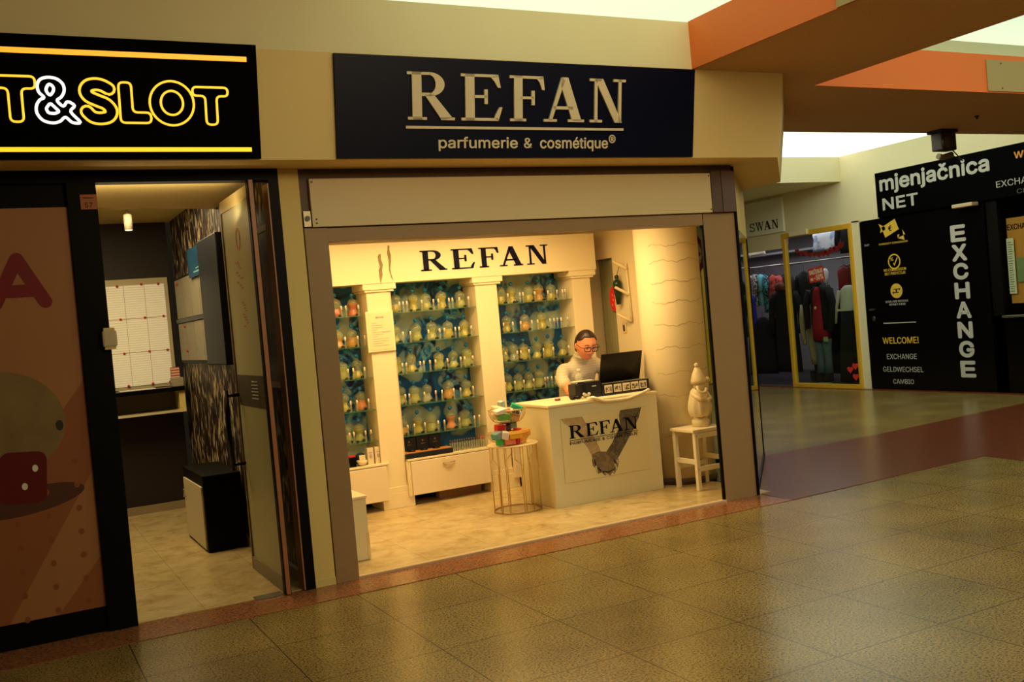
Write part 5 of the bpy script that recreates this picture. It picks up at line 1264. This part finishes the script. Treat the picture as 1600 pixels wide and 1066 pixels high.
for t in range(5):   # rolls of the pushed-up sleeve
    a = Vector((4.565, 7.85, 1.005)).lerp(Vector((4.530, 7.735, .962)), .35 + .16*t)
    sw.sphere(tuple(a), .064 + .004*(t % 2), 16, 8, (1, .35, 1))
remesh(sw, .008, 2, 'sweater', M['sweater'], pr)
tr_ = MB()
for s in (-1, 1): limb(tr_, [(4.82 + s*.085, 8.08, .64), (4.82 + s*.12, 7.80, .66), (4.82 + s*.12, 7.765, .57), (4.82 + s*.11, 7.84, .13)], [.115, .085, .075, .058])
tr_.sphere((4.82, 8.09, .665), .15, 18, 12, (1.1, .9, .8)); remesh(tr_, .012, 2, 'trousers', mat('dark_trousers', (.02, .02, .03), .8), pr)
# hair
def hair_fn(x, y, z):
    p = face_pt(x, y, z); n = Vector((x, y, z)).normalized(); k = 1.0
    ridge = .0006*math.sin(52*math.atan2(x, z+.5))
    return p + n*(.010 + ridge)
v, f = grid(96, 72, hair_fn); mb = MB()
v2 = [tuple(HEAD @ (p)) for p in v]
vin = [tuple(HEAD @ (p - Vector(p).normalized()*.016)) for p in v]
def keep(p):
    line = .102 - 1.1*max(0, abs(p.x)-.050)      # hairline over the forehead
    if p.y < .0: return p.z > line + .55*max(0, p.y+.02)
    return p.z > -.085 and (p.y > .03 or p.z > .015)
ok = [keep(p) for p in v]; ff = [q for q in f if all(ok[i] for i in q)]
n = len(v2); edges = {}
for q in ff:
    for a, b in zip(q, q[1:] + q[:1]): edges[(a, b)] = 1
rim = [(a, b) for (a, b) in edges if (b, a) not in edges]
mb.add(v2 + vin, ff + [tuple(i+n for i in q[::-1]) for q in ff] + [(b, a, a+n, b+n) for a, b in rim], True)
hr = mb.build('hair', M['hair'], pr)
bun = MB().sphere((0, 0, 0), .042, 18, 12, (1, .8, 1)); bun.xf(HEAD @ Matrix.Translation((.0, .135, .0))); bun.build('hair_bun', M['hair'], hr)
for s in (-1, 1):
    e = MB().sphere((0, 0, 0), .0125, 14, 10); e.xf(HEAD @ Matrix.Translation((s*.034, -.0925, .010)))
    eo = e.build('eye', mat('eye_white', (.75, .70, .62), .2), pr)
    e = MB().sphere((0, 0, 0), .0065, 12, 8); e.xf(HEAD @ Matrix.Translation((s*.034, -.1005, .006))); e.build('iris', mat('iris_dark', (.02, .012, .01), .2), eo)
    pts = [(s*.034 + (i-4)*.0045*1, -.109 + .0004*(i-4)**2, .040 - .0006*(i-4)**2) for i in range(9)]
    MB().tube([HEAD @ Vector(p) for p in pts], .0022, 6).build('eyebrow', M['hair'], pr)
    lid_ = MB().sphere((0, 0, 0), .0135, 14, 8, (1, 1, .55)); lid_.xf(HEAD @ Matrix.Translation((s*.034, -.0925, .0155))); lid_.build('eyelid', M['skin'], pr)
lip = mat('lip', (.55, .14, .10), .4)
MB().tube([HEAD @ Vector(p) for p in ((-.024, -.107, -.078), (-.012, -.1155, -.0745), (0, -.1175, -.0760), (.012, -.1155, -.0745), (.024, -.107, -.078))], [.0015, .0042, .0038, .0042, .0015], 8, flat=.8).build('upper_lip', lip, pr)
MB().tube([HEAD @ Vector(p) for p in ((-.022, -.107, -.080), (-.010, -.116, -.0855), (0, -.1175, -.0865), (.010, -.116, -.0855), (.022, -.107, -.080))], [.0015, .0045, .005, .0045, .0015], 8, flat=.8).build('lower_lip', lip, pr)
gl = MB()
for s in (-1, 1):
    q = []
    for i in range(24):
        a = 2*PI*i/24; cxx = abs(math.cos(a))**.7*math.copysign(1, math.cos(a)); szz = abs(math.sin(a))**.7*math.copysign(1, math.sin(a))
        q.append(HEAD @ Vector((s*.037 + .029*cxx, -.132 + .006*abs(s*.037 + .029*cxx)/.06, .004 + .021*szz)))
    gl.tube(q, .0034, 6, closed=True)
    gl.tube([HEAD @ Vector(p) for p in ((s*.037 - .028, -.129, .022), (s*.037, -.131, .025), (s*.037 + .028, -.127, .022))], .0050, 6)
    gl.tube([HEAD @ Vector(p) for p in ((s*.066, -.126, .014), (s*.094, -.10, .014), (s*.100, .01, .012), (s*.094, .035, -.008))], .0028, 6)
gl.tube([HEAD @ Vector(p) for p in ((-.008, -.132, .010), (0, -.136, .013), (.008, -.132, .010))], .0026, 6)
go = gl.build('glasses', mat('glasses_black', (.01, .01, .02), .3), pr)
stl = thing('office_stool', 'grey padded stool under the seated person behind the counter', 'stool', (4.82, 8.10, .012))
MB().lathe([(.17, .475), (.185, .49), (.185, .52), (.16, .54)], (4.82, 8.10, 0), 28).build('seat', mat('grey_pad', (.1, .1, .1), .7), stl)
MB().cyl((4.82, 8.10, .06), .025, .414, 14).build('post', M['steel'], stl)
MB().lathe([(.18, .013), (.17, .03), (.03, .06)], (4.82, 8.10, 0), 28).build('base', M['tap'], stl)

# ================================================================== CLOTHES SHOP
def garment(name, label, x, y, z, ang, w, h, m, cat='clothing', sleeves=.55, thick=.045, hanger=True, group=None, flare=1.0, sm=None):
    t = thing(name, label, cat, (x, y, z), ang, group)
    rings = []; K = 28
    for i, (u, ww, tt_) in enumerate(((0, .18, .35), (.02, .30, .5), (.05, .75, .7), (.09, .95, .85), (.15, .98, 1), (.35, .90, 1), (.6, .92*flare, 1.05), (.85, .98*flare, 1.15), (1, 1.0*flare, 1.2))):
        ring = []
        for k in range(K):
            a = 2*PI*k/K; rip = 1 + .10*u*math.sin(k*1.35*2 + i)
            ring.append((w/2*ww*math.cos(a), thick*tt_*math.sin(a)*rip + .012*u*math.sin(3*a+i), -.05 - u*h))
        rings.append(ring)
    mb = MB().loft(rings); mb.build('garment_body', m, t, world=False)
    if sleeves:
        for s in (-1, 1):
            q = [(s*w*.42, 0, -.05-.07*h), (s*w*.55, 0, -.05-.16*h), (s*w*.60, .01, -.05-sleeves*.6*h), (s*w*.60, .02, -.05-sleeves*h)]
            MB().tube(q, [.055, .058, .050, .045], 12).build('sleeve', sm or m, t, world=False)
    if hanger:
        MB().tube([(.0, 0, .05), (.018, 0, .065), (.0, 0, .085), (-.018, 0, .065)], .003, 6).tube([(0, 0, -.04), (0, 0, .05)], .003, 6).tube([(-w*.40, 0, -.085), (0, 0, -.035), (w*.40, 0, -.085)], .008, 6).build('hanger', M['tap'], t, world=False)
    return t
DK = [mat('dark_cloth_%s' % n_, c_, .9) for n_, c_ in (('a', (.006, .005, .006)), ('b', (.020, .010, .008)), ('c', (.010, .010, .018)), ('d', (.03, .02, .013)))]
gar = [
 ('blouse', 'black and white dotted blouse nearest the shop doorway post', 13.0, 14.72, 2.06, 1.0, .34, .62, m_print('dotted_cloth', (.03, .03, .03), (.45, .42, .38), 30)),
 ('blouse', 'light turquoise blouse hanging between the patterned tops', 13.0, 14.55, 2.05, .9, .30, .60, mat('turquoise_cloth', (.12, .42, .46), .8)),
 ('blouse', 'teal and black patterned blouse next to the coral one', 13.0, 14.42, 2.03, .9, .30, .72, m_print('teal_print', (.01, .02, .03), (.06, .28, .32), 24)),
 ('blouse', 'coral red printed blouse with an open collar on the rail', 12.95, 14.15, 2.01, 1.35, .42, .80, m_print('coral_print', (.30, .04, .03), (.75, .10, .08), 16)),
 ('dress', 'royal blue dress hanging below the turquoise blouse', 12.85, 14.72, 1.66, 1.1, .36, .58, mat('royal_blue', (.01, .015, .30), .8)),
 ('coat', 'dark brown coat hanging beyond the coral blouse', 13.0, 13.86, 2.0, 1.2, .46, 1.2, DK[1]),
 ('coat', 'long black coat with a fur collar beside the yellow door post', 12.8, 13.72, 1.76, 1.3, .56, 1.55, DK[0]),
 ('dress', 'long black dress filling the low rail under the blue dress', 12.85, 14.40, 1.22, 1.2, .60, 1.05, DK[0]),
 ('dress', 'dark navy dress low on the rail next to the doorway', 12.9, 14.85, 1.16, 1.1, .60, 1.0, DK[2]),
 ('dress', 'dark plum dress between the black ones on the low rail', 12.95, 14.1, 1.30, 1.2, .55, 1.1, DK[1]),
 ('coat', 'black coat on the rail just inside the shop window', 12.95, 13.35, 2.0, 1.3, .44, 1.05, DK[0]),
 ('coat', 'dark brown patterned coat behind the sale notice', 12.95, 13.10, 1.92, 1.3, .44, 1.0, m_print('brown_print', (.015, .01, .008), (.10, .05, .035), 14)),
 ('shirt', 'white shirt hanging above the mannequins by the sale notice', 13.0, 12.98, 2.02, 1.2, .28, .50, mat('shirt_white', (.62, .60, .62), .8)),
 ('dress', 'dark red dress on the rail beyond the sale notice', 13.0, 12.45, 2.03, .8, .34, .75, M['darkred']),
 ('dress', 'maroon dress next to the dark red dress on the rail', 13.0, 12.27, 2.04, .8, .34, .80, mat('maroon', (.12, .012, .015), .8)),
 ('dress', 'black dress hanging between maroon dress and mint top', 13.0, 12.13, 2.04, .8, .34, .9, DK[0]),
 ('top', 'mint green strappy top near the pale pier', 13.0, 11.98, 2.03, .8, .26, .45, mat('mint', (.28, .50, .36), .8)),
 ('coat', 'long dark coat on the rail near the pale pier', 13.1, 11.75, 2.0, 1.0, .46, 1.3, DK[2]),
 ('coat', 'black coat standing behind the red tunic', 13.2, 12.5, 1.5, 1.3, .60, 1.3, DK[0]),
 ('coat', 'black coat low behind the beige trousers', 13.25, 13.1, 1.35, 1.3, .62, 1.2, DK[0]),
]
for n_, lb, x, y, z, a, w, h, m_ in gar: garment(n_, lb, x, y, z, PI/2 + a - 1.2 - (.35 if x > 12.9 and y > 12.6 else -.35 if y < 12.6 else 0), w, h, m_, sleeves=0 if n_ in ('top', 'dress') else .55)
fur = tag(MB().tube([(12.72, 13.80, 1.66), (12.70, 13.76, 1.72), (12.68, 13.68, 1.73), (12.70, 13.60, 1.70)], [.05, .07, .07, .05], 12).build('fur_collar', mat('brown_fur', (.10, .04, .02), .95, noise=.4, nscale=60)), None)
fo = [o for o in bpy.data.objects if o.get('label') == 'long black coat with a fur collar beside the yellow door post'][0]
bpy.context.view_layer.update(); fur.parent = fo; fur.matrix_parent_inverse = fo.matrix_world.inverted()
# rails
for (y0, y1, z, x, lb) in ((13.95, 15.4, 2.13, 13.0, 'chrome rail carrying the blouses seen through the doorway'), (11.5, 13.75, 2.12, 13.0, 'long chrome rail carrying coats behind the shop window')):
    r_ = thing('clothes_rail', lb, 'rail', (x, (y0+y1)/2, z), 0, None)
    MB().tube([(x, y0, z), (x, y1, z)], .014, 8).build('rod', M['steel'], r_)
    for y in (y0+.05, y1-.05): MB().tube([(x, y, z), (14.6, y, z+.05)], .010, 6).build('bracket', M['steel'], r_)
shf = thing('wall_shelf', 'white wall shelf high at the back of the clothes shop', 'shelf', (14.4, 14, 2.4))
box(14.2, 14.6, 11.5, 17, 2.40, 2.44).build('board', mat('shelf_white', (.75, .75, .8), .6), shf)
garment('skirt', 'cream frilled skirt pinned up near the shop ceiling', 12.9, 14.6, 2.62, PI/2, .62, .22, mat('cream_lace', (.55, .48, .36), .9), sleeves=0, hanger=False, flare=1.15)
garment('jacket', 'black jacket hung high behind the hearts garland', 12.8, 12.05, 2.68, PI/2, .5, .45, DK[0], sleeves=.8, hanger=False)
garment('shirt', 'pale blue and white shirt hung high at the window top', 12.9, 12.75, 2.66, PI/2, .55, .34, m_print('blue_white', (.35, .42, .60), (.75, .75, .8), 7), sleeves=0, hanger=False)
# mannequins
mq = thing('mannequin', 'mannequin in a black jacket over a long red tunic and jeans', 'mannequin', (12.6, 12.66, 0))
def loft_body(rows, cx, cy, ang=0, K=28):
    rg = []
    for z, rx, ry, ox in rows: rg.append([(cx + ry*math.sin(a), cy + ox + rx*math.cos(a), z) for a in [2*PI*i/K for i in range(K)]])
    return MB().loft(rg)
loft_body([(.74, .175, .12, 0), (.95, .165, .12, 0), (1.15, .15, .11, 0), (1.35, .125, .10, 0), (1.48, .135, .10, 0), (1.60, .12, .08, 0), (1.66, .05, .05, 0)], 12.60, 12.68).build('tunic', mat('crimson_cloth', (.34, .006, .02), .8), mq)
jk = MB()
for sg_ in (-1, 1):
    jk.loft([[(12.64 + .125*math.sin(a), 12.66 + sg_*(s_[0]*.52) + s_[0]*.50*math.cos(a), s_[1]) for a in [2*PI*i/24 for i in range(24)]] for s_ in ((.215, .92), (.215, 1.2), (.205, 1.45), (.19, 1.60), (.08, 1.68))])
jk.v = [((x + .075*max(0, 1-abs(y-12.66)/.10)), y, z) for x, y, z in jk.v]
jk.tube([(12.60, 12.44, 1.60), (12.58, 12.36, 1.35), (12.56, 12.38, 1.05), (12.54, 12.42, .88)], [.07, .065, .055, .05], 12)
jk.tube([(12.60, 12.88, 1.60), (12.58, 12.98, 1.35), (12.56, 12.95, 1.12), (12.54, 12.93, .95)], [.07, .065, .055, .05], 12)
jk.build('jacket', DK[0], mq)
MB().lathe([(.035, 1.66), (.045, 1.72), (.035, 1.74)], (12.60, 12.67, 0), 16).build('neck', DK[0], mq)
for s in (-1, 1):
    cy = 12.66 + s*.088; lg = loft_body([(.17, .085, .075, 0), (.35, .065, .06, 0), (.55, .07, .065, 0), (.76, .085, .08, 0)], 12.60, cy); lg.build('jeans_leg', M['jeans'], mq)
    MB().rbox(12.50, 12.66, cy-.04, cy+.04, .02, .17, .02).build('shoe', DK[0], mq)
MB().lathe([(.16, .01), (.15, .02)], (12.62, 12.66, 0), 24).build('base', M['steel'], mq)
MB().sphere((12.475, 12.66, 1.30), .028, 12, 8, (.4, 1, 1)).build('flower_brooch', mat('brooch', (.80, .60, .30), .4), mq)
box(12.47, 12.476, 12.42, 12.52, .72, .80).build('price_tag', mat('green_tag', (.30, .42, .22), .6), mq)
m2_ = thing('mannequin', 'mannequin in a beige jacket and beige trousers beside the window post', 'mannequin', (12.8, 13.12, 0))
BG = mat('beige_cloth', (.42, .33, .18), .85); 
loft_body([(1.0, .12, .10, 0), (1.2, .12, .10, .0), (1.36, .10, .08, 0), (1.42, .05, .05, 0)], 12.82, 13.16).build('jacket', BG, m2_)
MB().tube([(12.76, 13.24, 1.36), (12.74, 13.27, 1.1), (12.74, 13.26, .85), (12.72, 13.22, .66)], [.05, .05, .048, .04], 12).build('sleeve', BG, m2_)
loft_body([(.30, .065, .06, -.03), (.45, .085, .07, -.03), (.7, .095, .08, -.02), (.95, .10, .09, -.02), (1.0, .10, .09, 0)], 12.80, 13.12).build('trousers', BG, m2_)
MB().rbox(12.68, 12.86, 13.03, 13.12, .012, .20, .02).build('shoe', DK[0], m2_)
MB().lathe([(.03, .2), (.03, .30)], (12.8, 13.08, 0), 12).build('ankle', DK[0], m2_)
m3 = thing('mannequin', 'mannequin in a white lace top and long black skirt by the yellow frame', 'mannequin', (12.55, 11.95, 0))
loft_body([(1.22, .17, .12, 0), (1.3, .16, .12, 0), (1.45, .14, .11, 0), (1.58, .13, .09, 0), (1.64, .05, .05, 0)], 12.55, 11.97).build('lace_top', mat('white_lace', (.60, .60, .50), .9, bump=.6, nscale=50), m3)
MB().tube([(12.52, 12.13, 1.56), (12.50, 12.19, 1.3), (12.47, 12.21, 1.02)], [.035, .025, .018], 10).build('arm', mat('mannequin_pale', (.5, .45, .35), .5), m3)
loft_body([(.05, .26, .2, 0), (.5, .22, .17, 0), (1.0, .17, .13, 0), (1.22, .16, .12, 0)], 12.55, 11.97).build('skirt', DK[0], m3)
mb = MB()
for i in range(7): flat(mb, ell(0 + (i-3)*.045, 0, .03, .02, 12), facex(12.43, 11.97, 1.24))
mb.build('scalloped_hem', mat('lace_hem', (.7, .7, .6), .8), m3)
# garland and stickers
gar_pts = [(12.30, 12.80 - .1*i, 2.30 - .10*math.sin(PI*i/10) - .02*(i % 2)) for i in range(11)]
gd = thing('heart_garland', 'string of small red paper hearts across the top of the shop window', 'garland', (12.3, 12.3, 2.3))
MB().tube([(12.30, y, z+.03) for (x, y, z) in gar_pts], .002, 5).build('string', M['tap'], gd)
for i, (x, y, z) in enumerate(gar_pts):
    mb = MB(); flat(mb, heart(0, 0, .05 if i < 6 else .065), facex(12.30, y, z), 0, .003); mb.build('paper_heart', mat('heart_red', (.45, .02, .02), .6), gd)
for i, (y, z) in enumerate(((11.52, .30), (11.41, .355), (11.415, .185))):
    mb = MB(); flat(mb, heart(0, 0, .062), facex(11.994, y, z), .0005, .003)
    tag(mb.build('heart_sticker', mat('sticker_red', (.70, .04, .03), .5)), ('red heart sticker low on the shop window, nearest the red tunic', 'upper red heart sticker in the lower corner of the shop window', 'lowest red heart sticker in the corner of the shop window')[i], 'sticker', 'heart stickers on the shop window')
sn = thing('sale_notice', 'red sale notice printed -50% on the shop window', 'notice', (11.98, 12.05, 1.85))
Rt = facex(11.985, 12.235, 1.725) @ Matrix.Rotation(.10, 4, 'Z')
mb = MB(); flat(mb, R_(0, .34, 0, .235), Rt, 0, .003); mb.build('card', mat('sale_red', (.62, .045, .02), .5), sn)
Rt2 = facex(11.982, 12.235, 1.725) @ Matrix.Rotation(.10, 4, 'Z')
text('lettering', 'SNIŽENJE', .30, .085, Rt2 @ Matrix.Translation((.02, .13, 0)), M['paper'], sn, .03, .002)
text('lettering', '-50%', .20, .085, Rt2 @ Matrix.Translation((.115, .025, 0)), M['paper'], sn, .03, .002)
text('lettering', 'do', .06, .05, Rt2 @ Matrix.Translation((.03, .03, 0)), M['paper'], sn, .03, .002)
# clothes hanging beyond, seen past the column and in the corner mirror
for i, (lb, x, y, z, m_, w, h) in enumerate((('dark flowered blouse on the far rail seen past the column', 12.6, 15.55, 2.0, DK[1], .5, .8), ('red scarf dress on the far rail seen past the column', 12.5, 15.9, 1.9, M['darkred'], .4, .8), ('olive trousers hanging low on the far rail', 12.5, 15.5, 1.35, mat('olive', (.09, .08, .04), .8), .4, .9), ('pale blue denim hanging on the far rail', 12.5, 16.1, 1.3, mat('pale_denim', (.14, .22, .34), .8), .3, 1.0), ('black coat on the far rail behind the denim', 12.9, 16.3, 1.9, DK[0], .6, 1.5), ('white blouse near the top of the far rail', 12.4, 15.75, 2.35, mat('white_blouse', (.65, .65, .62), .8), .45, .45), ('red striped shirt on the far rail by the glass', 12.4, 15.1, 2.0, m_print('red_white_print', (.5, .03, .03), (.6, .5, .45), 12), .45, .7))):
    garment('blouse', lb, x, y, z, PI/2 + .2, w, h, m_)

# ================================================================== LIGHTS
def area(name, loc, sx, sy, power, colr, rot=(0, 0, 0), spread=None):
    l = bpy.data.lights.new(name, 'AREA'); l.shape = 'RECTANGLE'; l.size = sx; l.size_y = sy; l.energy = power; l.color = colr
    if spread: l.spread = spread
    o = bpy.data.objects.new(name, l); COL.objects.link(o); o.location = loc; o.rotation_euler = rot; return o
WARM = (1.0, .69, .30)
area('shop_ceiling_light', (3.4, 7.35, 2.46), 2.6, .9, 70, WARM)
area('shop_column_light', (4.55, 6.8, 2.46), .5, .5, 7, WARM)
area('left_shop_light', (.6, 8.2, 2.83), 1.4, 2.0, 74, (1, .80, .42))
area('clothes_shop_light', (13.0, 13.6, 2.70), 1.0, 4.2, 30, (.90, .88, 1))
area('left_shop_ceiling_fill', (.7, 6.55, 2.40), 1.5, .15, 6, (1, .80, .42), (math.radians(165), 0, 0))  # added unseen fill behind the header to brighten the ceiling
area('mall_fill_light', (3.6, .2, 3.75), 2.6, 1.2, 118, (1, .74, .40), (math.radians(80), 0, math.radians(-8)))  # added unseen fill, aimed to brighten the front wall
area('mall_fill_light', (8.0, 3.0, 4.03), 3, 3, 70, (1, .80, .48))  # added unseen fill that warms the mall on the right
area('far_front_fill', (9.6, 9.2, 4.03), 3, 2.4, 100, (1, .95, .75), (math.radians(12), math.radians(-18), 0))  # added unseen fill that lifts the far shop fronts
w = bpy.data.worlds.new('world'); SC.world = w; w.use_nodes = True
w.node_tree.nodes['Background'].inputs[0].default_value = (.9, .7, .4, 1); w.node_tree.nodes['Background'].inputs[1].default_value = .012

# ================================================================== CAMERA
yaw, pitch, roll, Fpx = 0.48045511, -0.02519277, 0.08755521, 1553.6
fwd = Vector((math.sin(yaw)*math.cos(pitch), math.cos(yaw)*math.cos(pitch), math.sin(pitch)))
rt0 = Vector((math.cos(yaw), -math.sin(yaw), 0)); dn0 = fwd.cross(rt0)
rgt = rt0*math.cos(roll) + dn0*math.sin(roll); dwn = -rt0*math.sin(roll) + dn0*math.cos(roll)
cam = bpy.data.cameras.new('camera'); co = bpy.data.objects.new('camera', cam); COL.objects.link(co)
co.matrix_world = Matrix(((rgt.x, -dwn.x, -fwd.x, 0), (rgt.y, -dwn.y, -fwd.y, 0), (rgt.z, -dwn.z, -fwd.z, 1.62), (0, 0, 0, 1)))
cam.sensor_fit = 'HORIZONTAL'; cam.sensor_width = 36; cam.lens = Fpx/1600*36; cam.clip_start = .05
SC.camera = co
vs = SC.view_settings; vs.view_transform = 'Standard'; vs.look = 'None'; vs.exposure = 0; vs.gamma = 1; vs.use_curve_mapping = False
SC.cycles.max_bounces = 8; SC.cycles.transparent_max_bounces = 32; SC.cycles.sample_clamp_indirect = 4
